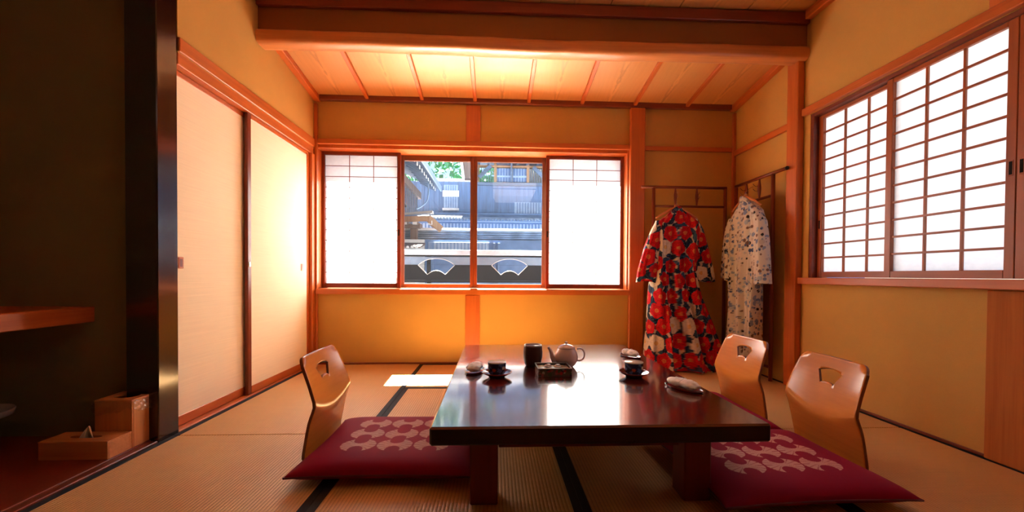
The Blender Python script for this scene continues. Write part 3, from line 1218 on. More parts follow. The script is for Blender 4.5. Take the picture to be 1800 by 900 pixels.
def blob(name, rx, ry, rz, mat, parent=None, loc=None, rot=None, seed=0, wr=.06, pinch=0.0, n=40, flat=.0):
    r2 = random.Random(seed)
    ph = [r2.uniform(0, 6.28) for _ in range(8)]

    def fn(u, v):
        a, e = 2 * math.pi * u, math.pi * (v - .5)
        x, y, z = math.cos(e) * math.cos(a), math.cos(e) * math.sin(a), math.sin(e)
        w = 1 + wr * (math.sin(5 * x + 3 * y + ph[0]) * .5 + math.sin(9 * y - 4 * z + ph[1]) * .3 + math.sin(14 * x + 6 * z + ph[2]) * .25 + math.sin(23 * y + 9 * x + ph[3]) * .15)
        pk = 1 - pinch * math.exp(-(x / .22) ** 2)
        z2 = z if z > 0 else z * (1 - flat)
        return (x * rx * w, y * ry * w * pk, z2 * rz * w * pk)
    mb = MB().grid(n, n // 2 + 1, fn, True)
    return mb.build(name, mat, parent, loc, rot)


sw = []
for k, (dx, dy) in enumerate(((-.022, .010), (.022, .004))):
    t = thing('wrapped_sweet', ['white wrapped sweet in the floral box, teapot spout side', 'half-open grey wrapped sweet in the floral box'][k], 'sweet',
              (.268 + dx, 1.805 + dy, ZT + .0247), .4 * k, 'sweets in the floral box')
    blob('wrapper', .018, .013, .007, 'white', t, (0, 0, .0065), None, 11 + k, .12, .0, 24)
    MB().lathe([(.010, .0), (.012, .003), (.009, .006), (.004, .0065)], 16, (.002, 0, .009)).build('filling', 'jarlid', t)


# rolled hand towels on little red trays
def towel(label_t, label_d, x, y, rz, L=.062, Wd=.030, pinch=.22, seed=1):
    d = thing('towel_tray', label_d, 'tray', (x, y, ZT + .0005), rz, 'red towel trays')
    MB().lathe([(0, .003), (.85, .003), (.97, .006), (1.0, .0075), (1.0, .006), (.93, .001), (.80, 0)], 36).build('dish', 'redlac', d)
    for ch in d.children:
        ch.scale = (L + .010, Wd + .008, 1)
    t = thing('hand_towel', label_t, 'towel', (x, y, ZT + .0036), rz, 'wrapped hand towels')
    blob('rolled_cloth', L, Wd, .021, 'white', t, (0, 0, .0170), None, seed, .10, pinch, 48, .2)
    mb = MB()
    for k in range(3):
        xx = (-.5 + .5 * k) * L
        pts = [(xx + .004 * math.sin(3 * a + k), Wd * .86 * math.cos(a) * (1 - (xx / L) ** 2) ** .5, .0175 + .0205 * math.sin(a) * (1 - (xx / L) ** 2) ** .5) for a in [math.pi * q / 10 for q in range(1, 10)]]
        mb.tube(pts, .0014, 6)
    mb.build('fold', 'white', t)


towel('white rolled hand towel near the cup beside the brown jar', 'small red tray under the towel near the brown jar', -.090, 1.85, math.radians(75), .062, .036, .3, 2)
towel('white rolled hand towel at the table end facing the window', 'small red tray under the towel at the window end', .752, 2.17, math.radians(112), .062, .033, .25, 5)
towel('white rolled hand towel at the table corner by the bentwood chairs', 'small red tray under the towel by the bentwood chairs', .752, 1.545, math.radians(118), .072, .034, .2, 9)


# ---- folding kimono rack in the corner
rk = thing('kimono_rack', 'folding red-brown kimono rack standing in the room corner', 'rack', (1.96, 3.26, 0))


def L_(x, y, z):
    return (x - 1.96, y - 3.26, z)


RY, RX = 3.30, 2.00
zt1, zt2 = 1.505, 1.345
for nm, a, b2, r in (('top_rail', (1.225, RY, zt1), (1.955, RY, zt1), .012), ('lower_rail', (1.33, RY, zt2), (1.955, RY, zt2), .010),
                     ('top_rail', (RX, 2.665, zt1), (RX, 3.245, zt1), .012), ('lower_rail', (RX, 2.79, zt2), (RX, 3.245, zt2), .010)):
    MB().tube([L_(*a), L_(*b2)], r, 10).build(nm, 'redX' if nm[0] == 't' else 'redY', rk)
for (x, y) in ((1.33, RY), (1.945, RY), (RX, 3.235), (RX, 2.795)):
    MB().tube([L_(x, y, .0015), L_(x, y, zt1 - .006)], .014, 10).build('post', 'redZ', rk)
for (p, q) in (((1.33, RY, .10), (1.945, RY, .10)), ((RX, 2.795, .10), (RX, 3.235, .10))):
    MB().tube([L_(*p), L_(*q)], .010, 10).build('foot_rail', 'redX', rk)
MB().lathe([(0, -.006), (.012, -.006), (.0135, 0), (.012, .006), (0, .006)], 14).build('rail_end_cap', 'iron', rk, L_(RX, 2.66, zt1), (math.pi / 2, 0, 0))
pegs = [(1.515, RY, 0), (1.70, RY, 0), (RX, 3.10, 1), (RX, 2.945, 1)]
for x, y, s in pegs:
    pg = MB().lathe([(.004, zt2), (.007, zt2 + .02), (.013, zt2 + .07), (.013, zt2 + .095), (.007, zt1 - .02), (.004, zt1)], 14, L_(x, y, 0)).build('peg', 'redZ', rk)
    d = Vector((0, -1, 0)) if s == 0 else Vector((-1, 0, 0))
    c = Vector(L_(x, y, zt2 + .085))
    for dz in (.015, -.022):
        pts = [c + d * (.012 + .038 * t) + Vector((0, 0, dz + .016 * t * t - .006 * math.sin(3 * t))) for t in (0, .25, .5, .75, 1)]
        MB().tube(pts, .0022, 6).build('hook', 'metal', pg)


# ---- garments: local x = across the garment, -y = its visible side, z up from the floor
def interp(tab, z):
    zs, vs = zip(*tab)
    return np.interp(z, zs, vs)


def garment_part(left, right, depth, zmin, zmax, folds, nu, nv, seed, ycurve=None, hem=None, squash=.6):
    """closed loop skin; left/right are (z,x) tables of the outline"""
    r2 = np.random.default_rng(seed)
    ph = r2.uniform(0, 6.28, 8)
    U, V = np.meshgrid(np.arange(nu) / nu, np.linspace(0, 1, nv))
    Z = zmin + (zmax - zmin) * V
    xl, xr = interp(left, Z), interp(right, Z)
    cx, hw = (xl + xr) / 2, (xr - xl) / 2
    a = 2 * np.pi * U
    ca, sa = np.cos(a), np.sin(a)
    X = cx + hw * np.sign(ca) * np.abs(ca) ** squash
    D = interp(depth, Z)
    Y = D * np.sign(sa) * np.abs(sa) ** .55
    amp, fr = folds
    t = (X - cx) / np.maximum(hw, .03)
    down = np.clip((zmax - Z) / (zmax - zmin), 0, 1)
    fold = (np.sin(fr * t + ph[0] + 1.3 * np.sin(2 * Z + ph[1])) + .6 * np.sin(fr * 1.9 * t + ph[2] - 2.0 * Z) + .35 * np.sin(fr * 3.3 * t + ph[3] + 3 * Z))
    Y = Y + amp * fold * (0.25 + .9 * down) * np.where(sa < 0, 1.0, 1.0 - .85 * sa)
    X = X + amp * .35 * np.cos(fr * 1.4 * t + ph[4]) * down
    if ycurve is not None:
        Y = Y + interp(ycurve, Z)
    if hem is not None:
        Z = Z + hem * np.sin(2.2 * t + ph[5]) * np.clip(1 - V * 8, 0, 1)
    vs = np.stack([X, Y, Z], -1).reshape(-1, 3)
    mb = MB()
    fs = []
    for jj in range(nv - 1):
        for i in range(nu):
            i2 = (i + 1) % nu
            fs.append((jj * nu + i, jj * nu + i2, (jj + 1) * nu + i2, (jj + 1) * nu + i))
    fs.append(tuple((nv - 1) * nu + k for k in range(nu)))
    mb._add(vs, fs, 0, True)
    me = mb.mesh('cloth', 'kimono')
    # cloth coordinates for the print: arc length around, height
    arc = np.concatenate([np.zeros((nv, 1)), np.cumsum(np.hypot(np.diff(X, axis=1), np.diff(Y, axis=1)), 1)], 1)
    arc = arc - arc[:, nu * 3 // 4][:, None]
    return me, np.stack([arc * 1.0 + cx * .9, Z], -1).reshape(-1, 2)


def paint(me, rgb):
    at = me.color_attributes.new('print', 'FLOAT_COLOR', 'POINT')
    at.data.foreach_set('color', np.concatenate([rgb, np.ones((len(rgb), 1))], 1).astype(np.float32).ravel())


def camellia(uv, seed):
    r2 = np.random.default_rng(seed)
    cream, red, dred, navy, blue, yel, white = (np.array(c) for c in (
        (.54, .42, .32), (.54, .006, .014), (.30, .004, .010), (.012, .022, .050), (.03, .075, .14), (.70, .40, .10), (.72, .60, .48)))
    n = len(uv)
    out = np.repeat(cream[None], n, 0)
    sp = .142
    fl = []
    j = 0
    y = -.15
    while y < 1.6:
        x = -1.2 + (j % 2) * sp / 2
        while x < 1.2:
            fl.append((x + r2.uniform(-.016, .016), y + r2.uniform(-.016, .016), r2.uniform(.058, .072), r2.random() < .17, r2.uniform(0, 6.28)))
            x += sp
        y += sp * .88
        j += 1
    u, v = uv[:, 0], uv[:, 1]
    # leaves first, flowers over them
    for (x, y, r, wh, ph) in fl:
        for k in range(6):
            a = ph + k * 1.047 + r2.uniform(-.3, .3)
            cx, cyy = x + math.cos(a) * r * 1.2, y + math.sin(a) * r * 1.2
            b = a + r2.uniform(-1.1, 1.1)
            dx, dy = u - cx, v - cyy
            p, q = dx * math.cos(b) + dy * math.sin(b), -dx * math.sin(b) + dy * math.cos(b)
            mk = (np.abs(p) < .040) & (np.abs(q) < .0185 * (1 - (p / .040) ** 2))
            out[mk] = navy if r2.random() < .7 else blue
            out[mk & (np.abs(q) < .0014)] = blue * 1.6
    for (x, y, r, wh, ph) in fl:
        dx, dy = u - x, v - y
        d = np.hypot(dx, dy)
        near = d < r * 1.2
        an = np.arctan2(dy, dx) + ph
        rr = r * (0.93 + .07 * np.cos(5 * an))
        mk = near & (d < rr)
        out[mk] = white if wh else red
        # petal edges
        pe = mk & ((np.abs(np.sin(2.5 * an)) < .10) & (d > .3 * r) | (np.abs(d - rr * (.62 + .06 * np.cos(5 * an + 1))) < .0022))
        out[pe] = white * .82 if wh else dred
        st = mk & (d < r * .24)
        out[st] = yel * .8 + white * .2 if wh else yel * .3 + red * .7
        out[mk & (d < r * .26) & (d > r * .17) & (np.sin(an * 9) > .3)] = yel * .8
    return out


def dots(uv, seed):
    r2 = np.random.default_rng(seed)
    n = len(uv)
    out = np.repeat(np.array([[.60, .55, .50]]), n, 0)
    cols = [(.16, .22, .40), (.05, .08, .20), (.01, .01, .016), (.22, .28, .42), (.16, .09, .07), (.34, .40, .50), (.12, .17, .33), (.48, .42, .40)]
    u, v = uv[:, 0], uv[:, 1]
    pts = []
    for cell, rad, keep in ((.050, (.014, .021), .34), (.034, (.008, .013), .60), (.024, (.005, .008), .22)):
        for x in np.arange(-1.3, 1.5, cell):
            for y in np.arange(-.1, 1.5, cell):
                if r2.random() < keep:
                    pts.append((x + r2.uniform(-.4, .4) * cell, y + r2.uniform(-.4, .4) * cell, r2.uniform(*rad)))
    order = np.argsort(v)
    vs_ = v[order]
    for x, y, r in pts:
        c = cols[r2.integers(len(cols))]
        i0, i1 = np.searchsorted(vs_, [y - r, y + r])
        idx = order[i0:i1]
        idx = idx[np.hypot(u[idx] - x, v[idx] - y) < r]
        out[idx] = c
    return out


def garment(name, label, loc, rz, body, sl, sr, printer, seed, collar_z, neck, hanger_label, hook_to):
    g = thing(name, label, 'kimono', loc, rz)
    me, uv = body
    paint(me, printer(uv, seed))
    link('robe_body', me, g)
    for k, (me, uv) in enumerate((sl, sr)):
        paint(me, printer(uv + np.array([.37 * (k + 1), .05]), seed + k + 1))
        link('sleeve', me, g)
    # collar band
    mb = MB()
    pts = []
    for k in range(15):
        a = math.radians(200 + 140 * k / 14)
        pts.append((neck + .048 * math.cos(a), -.004 + .034 * math.sin(a) * .9, collar_z + .004 - .03 * abs(math.cos(a)) ** 2))
    NB = 46

    def cf(u, v):
        i = u * 14
        i0 = min(int(i), 13)
        p = Vector(pts[i0]).lerp(Vector(pts[i0 + 1]), i - i0)
        ang = math.pi * 2 * v
        return (p.x, p.y + .006 * math.cos(ang), p.z + .018 * math.sin(ang))
    mb.grid(NB, 14, cf)
    me = mb.mesh('collar', 'kimono')
    co = np.array([v[:] for v in mb.v])
    paint(me, printer(np.stack([co[:, 0] * 1.3 + .05, co[:, 2]], -1), seed + 5))
    link('collar', me, g)
    # hanger
    h = thing('clothes_hanger', hanger_label, 'hanger', (loc[0], loc[1], 0), rz, 'wooden clothes hangers')
    hp = []
    for k in range(-8, 9):
        t = k / 8
        hp.append((neck + .17 * t, .0, collar_z + .014 - .085 * abs(t) ** 1.3))
    MB().tube(hp, [.007 + .006 * (1 - abs(k) / 8) for k in range(-8, 9)], 10).build('shoulder_bar', 'hanger', h)
    MB().lathe([(.020, -.022), (.024, -.008), (.020, .006), (.010, .014), (0, .016)], 18, (neck, 0, collar_z + .026), 0, 1.0, .5).build('crown', 'hanger', h)
    z0 = collar_z + .040
    hk = [(neck, 0, z0 - .01), (neck, 0, z0 + .008)]
    hx, hy, hz = hook_to
    for k in range(9):
        t = k / 8
        hk.append((neck + (hx - neck) * t, hy * t, z0 + .008 + (hz - z0 - .008) * t + .010 * math.sin(math.pi * t)))
    MB().tube(hk, .0022, 8).build('hook', 'metal', h)
    return g


KZ = 1.300
# outline tables (z, x)
kb_l = [(.008, -.275), (.10, -.265), (.35, -.235), (.60, -.222), (.80, -.205), (1.00, -.195), (1.10, -.20), (1.185, -.175), (1.25, -.085), (1.285, -.050), (KZ, -.040)]
kb_r = [(.008, .405), (.10, .37), (.35, .30), (.60, .205), (.80, .165), (1.00, .185), (1.12, .205), (1.20, .185), (1.26, .105), (1.287, .055), (KZ, .045)]
dep = [(.008, .10), (.3, .075), (.8, .05), (1.1, .045), (1.25, .040), (KZ, .022)]
body = garment_part(kb_l, kb_r, dep, .008, KZ, (.026, 9.5), 330, 300, 1, [(0, -.045), (.3, -.02), (.8, 0), (1.4, 0)], .006)
sl = garment_part([(.70, -.330), (.80, -.318), (1.00, -.262), (1.12, -.215), (1.20, -.175)], [(.70, -.135), (.80, -.135), (1.0, -.14), (1.12, -.12), (1.20, -.10)],
                  [(.70, .032), (1.0, .040), (1.2, .030)], .705, 1.205, (.008, 5), 170, 120, 4, [(0, -.012), (2, -.012)], .012)
sr = garment_part([(.70, .145), (.85, .14), (1.0, .14), (1.12, .13), (1.20, .10)], [(.70, .335), (.80, .320), (1.0, .265), (1.14, .225), (1.225, .175)],
                  [(.70, .028), (1.0, .036), (1.22, .028)], .72, 1.225, (.008, 5), 170, 120, 6, [(0, .012), (2, .012)], .012)
garment('floral_kimono', 'red camellia print kimono with navy leaves, hem touching the floor', (1.475, 3.185, 0), 0, body, sl, sr, camellia, 5, KZ, 0.0,
        'wooden hanger inside the red camellia kimono', (.040, .072, 1.437))

yb_l = [(.12, -.150), (.40, -.165), (.60, -.175), (.80, -.185), (1.00, -.19), (1.12, -.20), (1.22, -.165), (1.29, -.080), (1.32, -.048), (1.345, -.038)]
yb_r = [(.12, .165), (.40, .165), (.60, .170), (.80, .175), (1.00, .195), (1.14, .215), (1.24, .175), (1.30, .090), (1.325, .052), (1.345, .042)]
ydep = [(.12, .05), (.6, .055), (1.1, .048), (1.27, .040), (1.345, .022)]
body = garment_part(yb_l, yb_r, ydep, .12, 1.345, (.020, 9), 260, 260, 12, None, .006)
sl = garment_part([(.70, -.270), (.80, -.262), (1.00, -.235), (1.14, -.21), (1.22, -.165)], [(.70, -.10), (.80, -.11), (1.0, -.13), (1.14, -.12), (1.22, -.10)],
                  [(.70, .030), (1.0, .040), (1.2, .030)], .735, 1.215, (.007, 5), 170, 120, 14, [(0, -.010), (2, -.010)], .012)
sr = garment_part([(.70, .08), (.85, .10), (1.0, .12), (1.14, .12), (1.22, .10)], [(.70, .285), (.80, .275), (1.0, .255), (1.15, .235), (1.235, .170)],
                  [(.70, .034), (1.0, .042), (1.22, .030)], .70, 1.23, (.008, 5), 170, 120, 16, [(0, -.014), (2, -.014)], .012)
garment('polka_dot_yukata', 'white cotton robe with blue and black polka dots', (1.895, 2.945, 0), -math.pi / 2, body, sl, sr, dots, 8, 1.345, 0.0,
        'wooden hanger inside the polka dot robe', (.005, .055, 1.437))

# ---- alcove things
AZ = .0125
tbx = thing('tissue_box', 'flat wooden tissue box with a white tissue sticking out', 'tissue box', (-1.672, 1.702, AZ))
bx = MB()
hx, hy, hz = .132, .053, .073
slot = [(.062 * math.cos(a) * (1 if abs(math.cos(a)) < 2 else 1), .016 * math.sin(a)) for a in [2 * math.pi * k / 28 for k in range(28)]]
MB().plate([(-hx, -hy), (hx, -hy), (hx, hy), (-hx, hy)], [slot], lambda u, v, w: (u, v, hz - .007 + w), .007).build('lid_board', 'boxX', tbx)
sd = MB()
sd.box(-hx, hx, -hy, -hy + .006, 0, hz - .0075, .001)
sd.box(-hx, hx, hy - .006, hy, 0, hz - .0075, .001)
sd.box(-hx, -hx + .006, -hy + .0065, hy - .0065, 0, hz - .0075, .001)
sd.box(hx - .006, hx, -hy + .0065, hy - .0065, 0, hz - .0075, .001)
sd.build('side_boards', 'boxX', tbx)
MB().box(-hx + .008, hx - .008, -hy + .008, hy - .008, .002, hz - .03).build('dark_slot_filler', 'dark', tbx)  # near-black filler puts the slot's inner shade into its colour
tm = MB()


def tis(u, v):
    a = (u - .5) * math.pi * 1.05
    w = .034 * (1 - v) ** .75 * (1 + .12 * math.sin(9 * u + 3 * v))
    return (.004 + w * math.sin(a) + .006 * v, .010 * math.cos(a * 2.3) * (1 - v) + .003 * math.sin(14 * u), hz - .022 + .066 * v + .008 * math.sin(5 * u) * v * (1 - v))


tm.grid(24, 14, tis)
tm.build('tissue', 'tissue', tbx)

wbn = thing('waste_box', 'tall square wooden waste box with clear plastic liner over its rim', 'waste bin', (-1.617, 1.824, AZ))
hx, hy, hz = .076, .066, .205
ov = [(.048 * math.cos(2 * math.pi * k / 32), .036 * math.sin(2 * math.pi * k / 32)) for k in range(32)]
MB().plate([(-hx, -hy), (hx, -hy), (hx, hy), (-hx, hy)], [ov], lambda u, v, w: (u, v, hz - .008 + w), .008).build('lid_board', 'boxX', wbn)
sd = MB()
sd.box(-hx, hx, -hy, -hy + .008, 0, hz - .0085, .001)
sd.box(-hx, hx, hy - .008, hy, 0, hz - .0085, .001)
sd.box(-hx, -hx + .008, -hy + .0085, hy - .0085, 0, hz - .0085, .001)
sd.box(hx - .008, hx, -hy + .0085, hy - .0085, 0, hz - .0085, .001)
sd.build('side_boards', 'boxZ', wbn)
MB().box(-hx + .01, hx - .01, -hy + .01, hy - .01, .002, .02).build('bottom_board', 'dark', wbn)
ln = MB()
r2 = random.Random(4)
per = [(-hx - .002, -hy - .002), (hx + .002, -hy - .002), (hx + .002, hy + .002), (-hx - .002, hy + .002)]
NS = 18


def linerpt(u, v):
    t = (u * 4) % 4
    e, f = int(t), t - int(t)
    a, c = per[e], per[(e + 1) % 4]
    x, y = a[0] + (c[0] - a[0]) * f, a[1] + (c[1] - a[1]) * f
    k = .0032 * (math.sin(83 * u + 11 * v) + math.sin(147 * u - 17 * v + 1)) + .0070
    nx, ny = [(0, -1), (1, 0), (0, 1), (-1, 0)][e]
    drop = .048 + .010 * math.sin(21 * u) + .006 * math.sin(47 * u)
    return (x + nx * k, y + ny * k, hz - .0015 - drop * v)


ln.grid(160, 8, linerpt, True)
ln.build('plastic_liner', 'film', wbn)

tag(MB().box(XA + .001, -1.822, .55, Y_END - .001, .535, .605, .004).build('display_shelf', 'trimY'), 'thick orange wooden shelf board in the dark alcove', 'shelf')

gd = thing('glass_dish', 'frosted glass dish on a dark stand at the alcove side', 'dish', (-2.12, 1.70, AZ))
MB().lathe([(.055, 0), (.058, .006), (.045, .03), (.040, .09), (.05, .125), (.06, .135)], 32).build('stand', 'iron', gd)
MB().lathe([(.03, .136), (.08, .138), (.112, .150), (.118, .172), (.115, .176), (.108, .158), (.07, .146), (0, .144)], 40).build('bowl', 'frost', gd)

hv = thing('hanging_vase', 'dark leaf in a slim bronze vase hung on the alcove wall', 'vase', (-2.20, 1.66, .90))
MB().lathe([(0, 0), (.022, .002), (.026, .03), (.022, .10), (.028, .13), (.024, .128), (.018, .09), (0, .085)], 24).build('vase_body', 'iron', hv)
M['leaf'] = plain('dark_leaf', (.035, .018, .016), .5)
lf = MB()


def leaf(u, v):
    w = .022 * math.sin(math.pi * min(1, v * .96 + .03)) ** .8
    return (.02 + .215 * math.sin(v * 1.35) * .93, 0.0 + (u - .5) * 2 * w, .12 + .17 * v * 1.0 + .03 * math.sin(3 * v) - .012 * abs(u - .5))


lf.grid(7, 20, leaf)
lf.grid(7, 20, lambda u, v: tuple(Vector(leaf(u, v)) - Vector((.0015, 0, .0015))), flip=True)
lf.build('leaf_blade', 'leaf', hv)
MB().tube([(0, 0, .09), (.012, 0, .125), (.03, 0, .15)], .003, 8).build('leaf_stem', 'leaf', hv)

# ---- pendant lamp over the table's near end (its reflection shows in the glass)
pl = thing('pendant_lamp', 'square white paper pendant lamp hanging over the low table', 'lamp', (.285, .95, 1.93))
hw = .32
MB().box(-hw, hw, -hw, hw, .105, .195, .004).build('upper_shade', 'lamp', pl)
lo = MB()
lo.hull([(-hw, -hw, .092), (hw, -hw, .092), (hw, hw, .092), (-hw, hw, .092), (-hw * .86, -hw * .86, 0), (hw * .86, -hw * .86, 0), (hw * .86, hw * .86, 0), (-hw * .86, hw * .86, 0)],
        [(0, 1, 2, 3), (4, 5, 6, 7), (0, 1, 5, 4), (1, 2, 6, 5), (2, 3, 7, 6), (3, 0, 4, 7)])
lo.build('lower_shade', 'lamp', pl)
MB().box(-hw - .004, hw + .004, -hw - .004, hw + .004, .093, .104, .002).build('frame_band', 'sashX', pl)
MB().tube([(0, 0, .19), (0, 0, .575)], .004, 8).build('cord', 'iron', pl)
MB().lathe([(.0, .56), (.05, .56), (.055, .572), (.055, .583), (0, .583)], 24).build('ceiling_rose', 'plate', pl)

# ================================================================== OUTSIDE THE WINDOW
M['planks'] = wood('weathered_skylit_planks', (.165, .255, .42), 'Z', .7, .3, .3)  # blue skylight mixed into the weathered wood colour
M['brownplanks'] = wood('weathered_brown_planks', (.22, .15, .12), 'Z', .7, .3, .3)
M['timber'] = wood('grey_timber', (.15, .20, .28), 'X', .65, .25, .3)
M['tantimber'] = wood('tan_timber', (.42, .24, .13), 'Z', .6, .25, .3)
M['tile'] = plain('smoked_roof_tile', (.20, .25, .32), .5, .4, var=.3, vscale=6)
M['whitewash'] = plain('whitewashed_plaster', (.80, .78, .74), .85, .2)
M['skylitwall'] = plain('skylit_blue_wall', (.14, .235, .42), .6, .4, var=.1)  # blue of the open-sky shade put into the wall colour
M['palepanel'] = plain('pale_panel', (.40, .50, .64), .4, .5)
M['black'] = plain('black_stained_board', (.009, .009, .011), .85, .1)
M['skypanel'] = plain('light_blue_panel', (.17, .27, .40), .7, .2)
M['sheet'] = plain('galvanised_sheet', (.36, .36, .35), .45, .5, 1.0)
M['bounceboards'] = wood('bounce_cut_boards', (.05, .035, .03), 'X', .7, .3, .2)
M['ground'] = plain('darkened_ground', (.075, .078, .085), .9, .2, var=.2, vscale=3)  # ground darkened to limit bounce light on the side shoji
M['bark'] = plain('tree_bark', (.10, .07, .05), .9)
M['foliage'] = plain('green_leaves', (.06, .20, .09), .55, .3, var=.5, vscale=2)
M['steel_trim'] = plain('bright_aluminium', (.75, .75, .74), .3, .5, 1.0)


def zp_(y, Y):
    return W(832, y, Y).z


def xp_(x, Y):
    return W(x, 420, Y).x


tag(MB().box(-60, 60, -30, 90, -3.2, -3.0).build('ground', 'ground'), 'dark ground outside the house, toned to limit bounce light', 'ground', kind='structure')

oc = MB()  # dark boards added to stop the sunlit facade lighting the railing
oc.box(-3.0, 2.35, YW + .001, YW + .02, -3.0, .59)
oc.box(-3.0, 2.35, YW + .001, YW + .02, WZ1 + .011, 3.2)
oc.box(-3.0, WX0 - .01, YW + .001, YW + .02, .591, WZ1 + .01)
oc.box(WX1 + .01, 2.35, YW + .001, YW + .02, .591, WZ1 + .01)
tag(oc.build('added_outer_boards', 'bounceboards'), 'added dark boards outside the window wall, cutting sunlit bounce', 'wall', kind='structure')
# balcony roof strip and railing with fan-shaped cut-outs
deck = MB()
deck.bar((-.2, YW + .022, .535), (-.2, 4.42, .580), 6.0, .02, (0, 0, 1))
tag(deck.build('balcony_roof_sheet', 'sheet'), 'bright sheet metal ledge outside the window', 'ledge', kind='structure')
YR = 4.36
rl = thing('balcony_railing', 'black balcony railing with fan-shaped cut-outs outside the window', 'railing', (0, YR, 0))
z_cap1, z_cap0 = zp_(440, YR), zp_(449, YR)
z_p0, z_b0 = zp_(466, YR), zp_(493, YR)
RX0, RX1 = -2.2, 2.2
MB().box(RX0, RX1, -.05, .05, z_cap0, z_cap1, .004).build('cap_board', 'palepanel', rl)
MB().box(RX0, RX1, -.02, .02, z_cap0 - .016, z_cap0 - .001, .002).build('under_rail', 'black', rl)
fans = []


def fan_outline(xc):
    f = []
    cz = zp_(492, YR)
    R1, A = zp_(455, YR) - cz, math.radians(56)
    k1 = (xp_(799, YR) - xp_(735, YR)) / 2 / (R1 * math.sin(A))
    for k in range(17):
        a = -A + 2 * A * k / 16
        f.append((xc + R1 * k1 * math.sin(a), cz + R1 * (1 - (1 - math.cos(a)) * .72)))
    zi, wi, rise = zp_(483, YR), (xp_(783, YR) - xp_(752, YR)) / 2, zp_(476, YR) - zp_(483, YR)
    for k in range(9):
        t = 1 - 2 * k / 8
        f.append((xc + wi * t, zi + rise * (1 - t * t)))
    return f


fan_x = [xp_(767.5, YR) + (xp_(896, YR) - xp_(767.5, YR)) * k for k in range(-3, 5)]
for xc in fan_x:
    fans.append(fan_outline(xc))


def slab(z0, z1, y0, th, mat, name):
    """board between z0 and z1 with the fan holes clipped to it"""
    out = [(RX0, z0), (RX1, z0), (RX1, z1), (RX0, z1)]
    holes = []
    for f in fans:
        if min(p[0] for p in f) < RX0 or max(p[0] for p in f) > RX1:
            continue
        h = []
        for i in range(len(f)):
            a, b_ = f[i], f[(i + 1) % len(f)]
            ina, inb = z0 <= a[1] <= z1, z0 <= b_[1] <= z1
            if ina:
                h.append(a)
            for zc in sorted((z0, z1), key=lambda q: abs(q - a[1])):
                if (a[1] - zc) * (b_[1] - zc) < 0:
                    t = (zc - a[1]) / (b_[1] - a[1])
                    h.append((a[0] + (b_[0] - a[0]) * t, min(max(zc, z0 + 2e-4), z1 - 2e-4)))
        holes.append(h)
    return MB().plate(out, holes, lambda u, v, w: (u, y0 - w, v), th).build(name, mat, rl)


slab(z_b0, z_p0, .012, .024, 'black', 'fan_board')
slab(z_p0 + .001, z_cap0 - .02, .010, .014, 'skypanel', 'upper_panel')
nst = 5
for k in range(nst):
    z = z_p0 + (z_cap0 - .02 - z_p0) * (k + .5) / nst
    # thin blue strips drawing groove shadows on the upper panel, interrupted by the fans
    segs, x = [], RX0
    for f in sorted(fans, key=lambda q: q[0][0]):
        xs = []
        for i in range(len(f)):
            a, b_ = f[i], f[(i + 1) % len(f)]
            if (a[1] - z) * (b_[1] - z) < 0:
                xs.append(a[0] + (b_[0] - a[0]) * (z - a[1]) / (b_[1] - a[1]))
        if len(xs) >= 2 and min(xs) > RX0 and max(xs) < RX1:
            segs.append((x, min(xs) - .004))
            x = max(xs) + .004
    segs.append((x, RX1))
    for a, b_ in segs:
        MB().box(a, b_, -.0065, -.0042, z - .002, z + .002).build('groove_shadow_strip', 'skylitwall', rl)
for f in fans:
    if min(p[0] for p in f) > RX0 and max(p[0] for p in f) < RX1:
        MB().tube([(p[0], -.014, p[1]) for p in f + [f[0], f[1]]], .0032, 6, False).build('fan_trim', 'steel_trim', rl)
MB().box(RX0, RX1, -.014, .014, z_b0 - .022, z_b0 - .001, .002).build('bottom_rail', 'black', rl)
for x in (-2.1, -.72, .55, 2.1):
    MB().box(x - .02, x + .02, .013, .05, .590, z_cap0 - .001, .003).build('post', 'black', rl)

# ---- roofed wing right across the lane (tile band and its skylight-tinted wall)
Y1 = 7.0
wing = thing('roofed_wing', 'low wing with a grey tiled roof and skylight-tinted wall across the lane', 'building', (0, Y1, -3))


def LZ(z):
    return z + 3


zr, ze = zp_(406, Y1 + .46), zp_(424, Y1 + .46)
mb = MB()
n = 60
xa, xb = -1.86, 7.0


# stacked tile courses under a ridge cap, then a shallow eave
nc = 5
for k in range(nc):
    z0_, z1_ = ze + (zr - ze) * k / nc, ze + (zr - ze) * (k + 1) / nc
    MB().box(xa, xb, .46 - .012 * (k % 2), .68, LZ(z0_) + .004, LZ(z1_) - .002, .006).build('tile_course', 'tile', wing)
MB().box(xa, xb, .42, .72, LZ(zr), LZ(zr) + .045, .02).build('ridge_cap', 'whitewash', wing)
MB().box(xa, xb, .38, .459, LZ(ze) - .022, LZ(ze) - .001, .004).build('eave_board', 'palepanel', wing)
MB().box(xp_(748, Y1 + .3), xb, .25, .45, 0, LZ(ze), 0).build('wall', 'skylitwall', wing)
MB().box(xa, xp_(747, Y1 + .3), .20, .45, 0, LZ(ze), 0).build('whitewashed_wall', 'whitewash', wing)
x0, x1 = xp_(753, Y1 + .2), xp_(860, Y1 + .2)
w_ = MB().box(x0, x1, .21, .248, LZ(zp_(441, Y1 + .2)), LZ(zp_(426, Y1 + .2)), .003).build('lattice_window', 'palepanel', wing)
k = 0
x = x0 + .03
while x < x1:
    MB().box(x - .007, x + .007, .19, .209, LZ(zp_(441, Y1 + .2)), LZ(zp_(427, Y1 + .2))).build('lattice_slat', 'skylitwall', w_)
    x += .062
for px in (869, 877, 760):
    xx = xp_(px, Y1 + .2)
    MB().box(xx - .02, xx + .02, .19, .248, 0, LZ(ze - .05), .003).build('downpipe' if px < 800 else 'wall_post', 'planks', wing)
